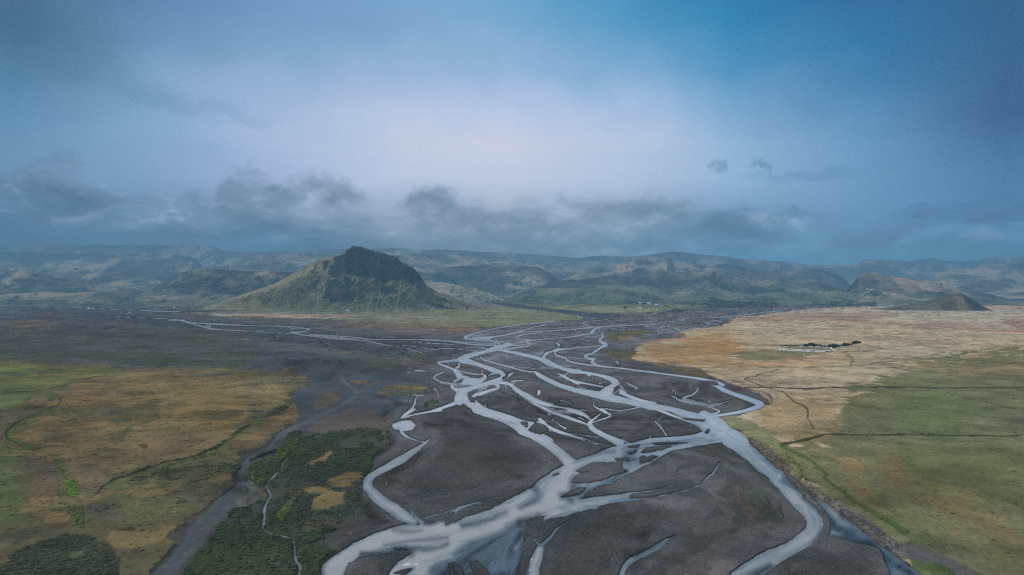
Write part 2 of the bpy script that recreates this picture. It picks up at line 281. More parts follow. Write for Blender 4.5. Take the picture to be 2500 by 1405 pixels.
WATER = """
A 1450,185,14 1320,203,10 1160,218,7 985,238,12 840,262,10 720,290,18 620,320,22 540,350,32 620,366,20 760,378,16 880,388,14 960,395,16 1000,415,34
A 1390,222,8 1290,235,12 1200,262,14 1110,285,22 1050,305,24 960,325,20 860,340,20 780,352,34 690,352,26 630,358,18
A 770,350,26 790,372,18 860,395,16 900,410,20 910,430,28 850,450,40
A 1850,245,26 1700,262,12 1560,272,10 1400,283,14 1250,288,12 1150,293,12 1090,300,12
A 1330,295,7 1200,315,10 1110,328,24 1060,350,14 1130,362,9 1200,372,20 1240,378,16 1400,360,10 1560,350,10 1690,335,20 1740,322,20 1820,310,14 1850,295,50 1870,265,34 1900,245,22 2000,235,12 2150,232,9 2300,222,10 2479,210,14
A 1800,185,12 1730,205,12 1790,215,12 1770,230,9 1850,245,20
A 1860,180,7 2000,168,5
A 1690,105,8 1700,130,10 1750,150,11
A 1740,112,5 1820,105,5
A 1820,165,9 1890,150,9
A 2040,255,4 2160,262,5
A 1240,380,18 1170,385,18 1130,402,14 1050,405,9 1040,420,16 1010,420,36
A 1180,385,20 1220,405,22 1210,435,22 1120,440,14 1040,455,16 960,465,22
A 1210,435,14 1110,455,9 1020,465,9 960,478,18
A 1230,410,12 1130,425,13 1040,428,22
A 1375,412,5 1420,402,12
A 1780,378,8 1830,376,10
A 1335,340,8 1355,330,5
A 1010,420,50 960,430,46 900,455,60 830,470,60 760,490,44 700,510,50 620,530,60 560,550,70 520,575,70
A 880,468,40 960,485,34 1060,505,38 1150,525,44 1250,545,46 1330,570,54 1400,600,68 1470,635,60 1560,670,44 1640,690,66 1720,700,38 1820,712,34 1930,735,40 2030,765,60 2080,800,84 2080,850,100 2020,880,110 1960,920,120
A 1250,695,26 1320,735,50 1400,780,60 1480,820,56 1580,855,60 1680,885,60 1800,915,66 1920,940,80 2040,965,90 2150,985,70 2250,1010,60 2350,1035,60 2479,1060,60
A 720,550,20 760,580,24 850,605,20 950,630,20 1050,660,24 1150,690,20 1250,700,18
A 1000,635,12 1100,648,8 1200,655,9 1300,668,6
A 520,575,80 600,590,70 700,625,56 780,655,60 860,685,60 930,710,56 950,735,60 930,765,60 860,790,56 780,815,50 680,840,50 600,870,60 540,890,80
A 1045,705,8 1010,725,34 980,760,24 940,772,24
A 520,570,30 430,580,20 340,590,22 270,600,24 300,620,24 360,640,28 430,665,36 460,690,46
A 460,690,50 500,720,80 540,760,110 600,790,90 680,800,80 740,770,56 770,745,36 740,720,20 725,680,12
A 490,610,22 500,640,28 460,660,26
A 340,600,10 420,600,12 500,590,12
A 470,680,22 560,705,24 640,720,24 740,725,12
A 785,745,10 830,715,20 900,715,12
A 340,700,14 270,725,18 235,750,18 260,775,18 320,800,14 400,812,12 470,825,12
A 430,830,32 440,860,34 490,880,50 540,900,110 510,950,110 500,990,100
A 520,990,46 420,1030,42 320,1065,34 200,1095,24 100,1115,18 0,1130,16 -80,1148,14
A 520,900,100 540,960,110 600,1010,90 680,1050,90 780,1100,80 900,1140,90 1020,1190,110 1080,1240,110 1180,1290,80 1280,1330,80 1360,1370,90 1420,1405,90
A 640,980,26 720,1040,24 800,1080,20
A 755,1025,12 775,1055,12 800,1075,14
A 840,800,40 940,805,40 1010,820,40 1060,870,56 1120,910,56 1180,940,70 1230,975,66 1300,1000,46 1400,1030,34 1500,1060,40 1600,1080,46 1700,1110,40 1780,1150,26 1830,1180,22
A 830,815,60 900,840,46 850,870,34 760,900,36 680,920,36 630,950,36 650,990,26
A 700,930,30 800,890,28 880,860,24
A 640,865,12 720,858,20 800,840,14
A 960,830,14 960,870,8
A 1230,990,36 1310,1040,26 1400,1080,32 1500,1120,34 1600,1150,30 1700,1190,32 1800,1230,26
A 1590,1060,18 1720,1090,20 1800,1150,14
A 1330,1020,10 1450,1070,16 1560,1095,16 1640,1130,14 1760,1180,12
A 1480,1045,8 1600,1060,10 1700,1080,8 1790,1088,8
A 1520,985,4 1640,1022,5
A 1740,1075,6 1785,1088,6
A 1400,1090,12 1420,1120,14 1410,1135,8
A 1050,800,14 1035,815,18 1010,825,22
A 1280,1200,26 1340,1210,40 1380,1240,32 1440,1280,44 1520,1310,44 1620,1340,30 1750,1370,13 1850,1400,12
A 1410,1290,18 1330,1330,14
A 1320,1170,40 1330,1200,26
A 1440,1165,8 1480,1220,8 1540,1260,28 1570,1275,24
A 1500,710,13 1560,740,36 1600,770,34 1680,795,32 1780,815,26 1880,835,22 1950,845,20
A 1640,790,30 1700,810,44
A 1690,840,8 1760,870,11 1840,890,16 1920,900,26
A 1600,700,18 1560,740,22
A 1510,745,8 1570,750,14
A 1830,735,5 1845,755,8
A 1790,790,6 1820,780,9
A 1910,815,14 1945,800,8
A 1950,290,14 1940,320,28 1950,345,28 1910,375,28 1940,400,40 1990,420,46 1930,450,28 1870,490,30 1830,515,22 1760,535,20 1800,560,28 1860,570,38 1840,600,36 1880,625,26 1960,640,18 2080,655,18 2200,670,18 2350,685,18 2479,700,18
A 1900,250,13 1930,285,10
A 1990,430,18 1850,437,13 1700,450,14 1600,465,12 1500,470,36 1440,490,20 1370,510,36 1350,550,34
A 1690,436,10 1720,448,12
A 1500,470,26 1450,515,22 1530,545,24 1590,560,22 1580,580,18 1650,600,26 1750,620,26 1850,635,18
A 1600,545,6 1760,565,6 1830,575,14
A 1510,425,6 1495,465,14
A 2030,405,5 1990,420,10
A 2090,590,16 2105,610,14
A 1875,555,16 1860,580,26
A 2190,800,8 2240,835,18 2290,855,16
A 2120,830,18 2150,860,16
A 2130,890,56 2180,930,44 2260,960,34 2350,985,26 2479,1010,22
A 1810,975,6 1850,1000,7 1845,1040,18 1900,1070,26 1960,1100,34 2020,1130,20
A 1960,1065,16 2080,1085,14 2180,1080,12 2280,1060,18 2350,1040,18
A 2020,1120,7 2150,1085,10
A 2020,1130,13 2000,1150,20 1920,1180,16 1850,1210,12
A 1920,1110,8 1880,1170,16 1820,1200,36 1810,1240,46 1860,1290,56 1940,1330,56 2040,1370,46 2150,1405,40
A 0,370,7 200,372,10 400,390,12 550,398,10 700,405,10 860,410,12
A 180,400,5 450,420,6
A 420,395,10 600,418,16 760,425,16 900,430,12
A 0,435,4 80,440,4
A 200,455,4 400,462,5 600,478,7 680,490,8
A 700,455,7 880,460,14
A 560,445,5 760,450,6
A 50,485,5 150,512,6
A 240,490,3 390,540,3
A 455,510,4 520,545,8
A 210,660,6 290,668,6
A 250,860,12 290,900,10 300,950,13
A 40,920,8 100,940,16 160,930,10
A 80,945,14 50,1010,22 20,1060,26 0,1080,26 -20,1085,10
A 60,1088,8 80,1083,8
I 0,125,13 130,128,16 300,140,8 500,148,6 740,152,9 840,155,9 960,165,9 1060,185,15 1010,200,12 970,212,13 920,218,22 870,205,8
I 840,158,6 880,180,12 950,180,7 1040,172,7 1080,185,8
I 0,150,5 40,155,7 20,175,10 80,185,7 250,195,5 500,205,6 700,215,6 870,228,6
I 870,215,13 940,235,15 1050,250,12 1180,262,13 1350,285,14 1500,290,9 1640,300,12 1760,330,12 1870,350,7 1990,362,4 2040,378,8 2130,405,6 2220,430,5
I 1060,238,9 1250,247,13 1450,258,12 1550,270,16 1650,285,16 1800,288,9 2100,288,7 2300,295,11 2479,305,13
I 1200,250,12 1380,275,14 1550,285,12
I 2080,308,4 2250,325,5 2479,335,6
I 1990,345,4 2130,355,8
I 2180,370,4 2300,385,8 2400,400,3
I 2180,370,4 2479,378,5
H 1160,55,5 1300,65,3 1500,72,4 1700,78,6
H 1700,90,8 1780,90,13 1860,95,16 1870,105,8
H 1760,80,8 1900,120,9 2000,140,11 2060,165,13 2150,180,11 2250,190,6 2479,200,5
H 1830,80,8 1880,110,12 2000,122,8 2150,130,16 2479,148,7
H 2080,150,6 2140,150,6 2100,165,8 2150,185,8
N 100,508,4 150,512,6 200,518,4 350,527,3 600,535,4 720,542,2.5 950,550,4 1100,560,7 1220,560,4
N 850,572,3 900,565,6 880,560,4
N -60,499,4 10,500,4
B 870,245,12 920,235,10 980,228,5
B 850,315,14 900,300,13 1000,290,7 1100,275,8 1170,265,12 1240,240,6
B 700,322,5 780,318,4
B 960,185,12 1040,190,8 1020,215,10
B 1060,170,16 1130,180,12 1090,160,10 1150,152,7 1300,150,5 1480,145,10 1600,135,12 1750,120,9 1900,95,7 2100,82,6
B 1720,120,10 1830,108,8
B 1330,200,8 1400,185,12 1500,170,6
B 1340,205,10 1480,220,6
B 1310,240,12 1370,232,8
B 1290,265,6 1370,255,6
B 2270,68,8 2330,70,6
B 330,232,8 600,225,6 800,212,8 900,198,5
B 130,245,13 330,238,9
B 280,212,4 350,208,4
B 300,275,5 410,268,4
B 0,600,24 150,625,18 300,645,22 500,660,20 700,690,22 900,715,24 1100,740,28 1250,760,34 1380,785,38 1480,815,56 1520,830,40
B 1250,765,9 1330,800,13 1400,820,18 1470,850,46 1540,890,56 1640,930,56 1760,970,56 1860,1010,66 1900,1030,60 1850,1055,56 1750,1085,46 1640,1110,40 1540,1125,40 1430,1140,36 1320,1150,36
B 1360,1045,10 1420,1065,18 1490,1090,26 1450,1110,28 1380,1125,26 1300,1140,26
B 980,940,10 1030,960,12 1050,985,14 1150,1005,14 1240,1015,12 1310,1022,7 1360,1045,7
B 1010,880,13 1030,910,13 1020,925,8
B 1230,855,9 1275,865,13 1240,900,22 1200,930,20 1110,950,20 1100,965,16 1150,985,8 1165,1000,8
B 1590,980,5 1480,1015,7 1370,1040,8
B 1365,965,9 1370,990,9
B 790,960,5 900,990,5 1040,1015,5
B 1080,985,6 1200,990,5
B 530,800,8 600,840,20 640,855,16
B 430,590,20 450,615,14
B 470,565,8 480,578,8
B 480,900,50 560,945,46 650,980,36 750,1010,26 900,1040,10
B 0,880,60 150,905,66 350,950,90 500,985,70 650,1020,70 780,1050,76 900,1060,60 1050,1090,60 1200,1130,70 1320,1170,90
B 780,1060,26 900,1100,34 1000,1140,34 1150,1190,40 1250,1230,40 1310,1290,44
B 1320,1160,100 1400,1220,140 1500,1290,160 1600,1360,180 1680,1405,180
B 1400,1290,120 1300,1340,76 1200,1360,56 1000,1370,40 850,1385,36 700,1405,40
B 815,1195,18 850,1230,24 890,1280,22 930,1340,26
B 890,1150,7 820,1195,8
B 760,1345,16 770,1365,18
D 1250,60,110 1330,110,130 1400,170,150 1450,250,150 1560,320,140 1650,400,130 1740,480,125 1820,540,115 1900,620,115 1960,700,125 2040,790,120
E 0,560,120 60,640,130 130,720,130 200,800,140 280,880,150 310,960,160 290,1040,150 220,1110,150 130,1160,130 60,1200,130 -60,1260,160 -150,1320,170 -260,1380,170 -350,1450,170 -430,1520,180
D 1400,220,60 1250,240,90 1100,260,70 950,280,50 800,290,60 700,300,50 600,310,50 500,350,80 400,390,90 300,430,90 200,470,100 100,520,140 60,620,160 20,700,200
D 1400,270,26 1200,300,32 1000,330,26 850,350,26 700,370,36
D 440,460,7 380,500,12 300,520,11 180,540,18
D 150,590,10 220,585,7
D 920,655,9 780,690,18 640,700,22 540,725,28 400,750,50 250,780,76 100,800,90 0,820,110
D 1380,460,16 1350,510,22 1320,545,22 1270,580,26 1210,635,18 1100,680,12 950,715,10 800,740,16 640,760,26 500,770,36
D 940,1105,26 880,1150,60 800,1200,60 700,1250,60 620,1290,60 570,1350,56 540,1460,60
D 1000,1075,7 920,1105,16
C 1040,0,60 1150,30,80 1280,70,90 1380,110,110 1450,180,110 1560,230,90 1650,290,80 1720,340,90 1790,400,90 1850,460,110
C 520,0,26 440,40,34 410,70,22
C 760,5,26 640,20,22 500,45,20 430,70,18
C 420,170,34 430,200,36 480,240,24 560,270,18 610,280,18
C 665,240,9 640,265,20 590,300,36 520,345,56 430,410,76 340,460,76 250,510,66 170,550,66 120,600,80 120,660,90 170,720,96 250,790,106 350,850,106 430,900,106 520,950,80
C 490,860,16 540,920,26 590,960,50
R 1010,22,2 900,58,7 840,75,12 770,95,20 740,120,26 700,150,28 640,175,24
R 960,45,3 880,80,10 830,100,14 800,115,10
C 850,850,9 720,890,4 620,920,9
C 285,615,14 275,635,14
C 1575,80,26 1610,100,40 1630,130,26 1680,170,34 1760,200,34 1850,230,20 1960,265,10 2081,300,8
C 1600,220,11 1680,185,11
C 1690,80,4 1740,130,10 1800,165,24
C 1840,205,6 2081,240,5
D 0,35,26 100,80,20 250,130,13
D 0,175,13 100,220,24 200,245,12 330,280,9 390,340,4
D 110,205,5 400,255,4
D 340,290,4 510,300,4
D 350,40,13 310,85,26 280,120,46 300,170,56 400,230,52 500,280,52 560,310,46
D 450,60,13 380,90,11 310,110,11
D 370,0,34 440,40,16
D 540,250,11 600,290,16
G 1065,385,5 1040,430,7 1000,470,9 960,530,9 900,590,15 850,650,20 880,690,24 900,740,20 860,790,26 840,860,30 850,930,30 830,1000,30 860,1040,22 960,1070,18 1060,1090,18 1100,1140,26 1100,1220,26 1130,1300,30 1160,1350,30 1120,1440,26
G 745,560,5 750,600,5 790,635,5
C 1440,1040,12 1500,1080,18 1560,1120,18 1600,1170,40 1690,1080,36 1730,1010,14 1880,910,6
C 1600,1170,60 1570,1260,100 1540,1340,110 1520,1440,120
"""
WATER_POLY = """
Q 190,345 300,308 420,272 500,250 520,240 570,226 700,192 830,182 960,174 1050,170 1120,182 1190,203 1100,222 960,262 860,280 820,298 740,343 620,408 520,455 450,495 360,515 300,545 255,590 380,582 500,565 580,552 560,600 420,630 300,662 180,700 0,735 0,560
A 440,780 520,740 600,760 700,770 700,800 640,830 540,835 470,810 430,800
A 1020,1160 1250,1200 1260,1220 1180,1290 1100,1280 1040,1240
A 20,685 60,670 180,680 150,698 60,697
C 1350,60 1540,110 1530,140 1480,180 1420,190 1360,130
C 340,120 420,90 500,85 550,130 520,175 450,185 410,175 370,170 340,155
C -275,1440 -255,1310 -175,1245 0,1135 120,1080 300,1010 500,955 540,975 660,968 850,940 980,905 1150,850 1300,780 1420,720 1520,660 1600,590 1700,520 1790,475 1880,440 2000,410 2081,370 2081,420 1930,500 1900,560 1870,620 1860,660 1800,740 2081,760 2081,835 1900,865 1720,890 1560,915 1490,950 1500,1010 1480,1080 1455,1160 1430,1250 1400,1340 1380,1440 270,1440 330,1340 380,1290 470,1225 400,1222 200,1240 60,1255 0,1290 -35,1310 -95,1440
D 560,440 720,390 720,440 650,490 570,505
E 60,560 120,560 200,640 300,720 430,800 560,900 680,990 780,1080 900,1170 960,1210 1060,1290 1160,1350 1260,1440 1000,1440 940,1440 930,1340 890,1240 860,1190 780,1160 640,1130 500,1100 430,1080 440,1020 420,930 360,840 260,760 180,690 100,620
B 900,1050 1200,1110 1330,1160 1400,1300 1300,1300 1200,1200 1050,1150
"""
ISLANDS = """
Q 220,410 330,368 410,360 390,395 310,415 240,420
Q 185,480 240,440 320,425 400,395 430,360 520,355 520,400 545,415 440,445 380,468 280,485 200,490
Q 480,345 500,330 560,328 560,340 520,346
Q 650,290 680,262 760,250 830,248 780,268 720,285 670,292
Q 640,325 660,312 700,330 760,318 700,350 640,364
Q 720,230 830,225 830,234 740,238
Q 560,255 620,242 610,255
Q 120,578 170,545 220,525 280,520 260,545 200,570
Q 560,572 700,548 800,530 740,560 650,578 590,582
R 800,100 850,85 950,55 900,85 850,98 830,110 800,112
R 695,180 740,165 790,150 760,172 715,190
R 710,405 745,400 790,440 800,490 730,490
R 835,392 870,390 920,440 950,490 870,490 845,430
C 350,1390 420,1360 500,1350 440,1400
C 1485,178 1500,160 1540,120 1620,140 1660,190 1600,213 1540,203
C 1420,108 1470,103 1478,128 1430,128
C 1445,145 1480,142 1470,152
C 635,935 720,895 800,875 860,870 850,890 800,930 700,960 660,965
C 940,865 1060,822 1200,745 1260,745 1160,800 1100,850 1000,872 960,880
C 790,965 830,945 900,925 850,960 800,985
C 350,1180 440,1182 460,1196 400,1196
C 1705,555 1750,535 1755,545 1715,562
D 740,350 850,320 960,315 900,345 800,360 720,370
D 180,520 300,460 420,455 400,490 300,530 200,535
D 170,560 430,470 560,450 540,500 600,520 480,550 430,580 300,600 160,620 140,600
D 500,420 610,417 600,430 510,438
D 720,440 800,395 850,400 780,440 730,455
D 610,318 700,310 690,325 620,328
D 610,378 680,352 670,366 620,382
D 40,740 130,680 250,660 220,700 130,730
D 830,289 1100,286 1000,298 850,299
D 1265,175 1285,170 1275,200 1250,202
D 600,735 780,705 1000,680 950,700 760,742 640,745
D 1060,75 1250,90 1230,100 1080,84
E 70,570 150,650 230,750 330,840 390,910 405,960 405,1040 440,1030 445,930 400,850 320,770 200,675 110,590
E -60,1440 40,1290 150,1240 280,1190 390,1115 470,1110 620,1140 800,1170 880,1220 920,1330 940,1440
A 780,745 830,735 900,722 910,735 850,760 800,775
A 520,700 600,722 720,740 715,755 620,750 540,725
A 480,790 540,765 520,800 440,815
A 600,960 640,955 650,1000 610,1000
A 940,752 990,725 980,760 940,768
A 380,605 450,600 500,598 440,625 440,660 400,640
A 2060,860 2110,830 2120,850 2080,890 2050,905
A 590,905 700,880 840,830 870,850 780,870 690,890 600,940
A 1360,1045 1500,1062 1580,1080 1480,1095 1400,1070
A 1600,1105 1700,1150 1650,1150
B 1280,785 1380,790 1450,800 1470,825 1440,832 1360,812
"""
# where the river runs thin over sand (darker, see-through water)
SHALLOW = """
Q 720,240,40 590,270,60 560,330,70 620,350,60
Q 1050,190,20 900,225,40 780,245,30
Q 560,420,30 400,500,40 250,560,60
Q 240,330,30 350,300,30 480,290,30
R 1130,190,60 1050,260,120 980,340,160 900,420,160
R 1180,230,30 1120,330,60 1080,430,80
C 950,1000,50 1100,980,60 1200,930,50 1300,890,30
C 1560,640,60 1620,740,90 1450,840,40
C 330,1035,20 480,1030,24 560,1025,12
C 250,1150,16 500,1110,30 800,1095,20
C 60,1230,30 300,1200,60 600,1190,40 800,1140,16
C 900,1250,160 1100,1180,200 1300,1120,200 1400,1060,160
C 700,1380,160 1000,1330,260 1300,1300,260
C 1500,300,0
C 1180,80,20 1350,120,40
E 60,570,60 200,680,60 400,840,60 500,1000,120 700,1120,100 900,1250,60 1100,1400,80
D 820,300,30 1050,290,40 1300,270,30
D 600,350,70 700,330,60 640,450,90
D 1000,50,30 1200,150,40 1300,230,30
A 1450,1070,60 1650,1120,50
A 520,1150,0
D 150,760,50 60,700,40
C 1900,640,60 2000,700,50
D 880,1150,60 700,1250,70
E -100,1350,60 -300,1440,70
"""

GUIDES = """
C 2081,420 1880,470 1800,560 1700,700 1500,820 1300,900 1000,1000 600,1080 200,1120 0,1180 -180,1400
C 2081,800 1800,800 1600,850 1350,960 1000,1100 700,1200 450,1280 300,1405
C 1400,1020 1200,1150 1000,1300 850,1460
C 1450,1000 1350,1200 1280,1460
C 1450,1020 1450,1200 1400,1460
D 1400,230 1000,290 700,350 500,420 200,560 60,700
"""
SILTY = """
C 1850,470,60 1780,620,80 1700,760,80 1500,870,60 1250,1000,70 900,1130,70 600,1230,60 400,1330,60 300,1440,60
C 900,1000,40 500,1050,60 200,1100,60 0,1190,70 -180,1420,80
"""
FOAM = """
C 330,1440,20 380,1340,30 450,1300,30 530,1310,16
C 1480,1070,10 1560,1120,12 1600,1165,12
C 1540,1290,14 1490,1380,10
E 90,720,8 140,740,6
E 330,960,10 390,965,6
E 400,1090,8 418,1120,6
"""

FADE = """
C 1500,960,10 1480,1100,50 1450,1250,70 1410,1440,90
C 1350,1440,60 1150,1440,50 900,1440,30
C 60,1245,14 300,1222,20 470,1225,14
C 1445,960,20 1600,910,14
E 470,1115,30 640,1135,30 800,1165,24 900,1260,16
"""

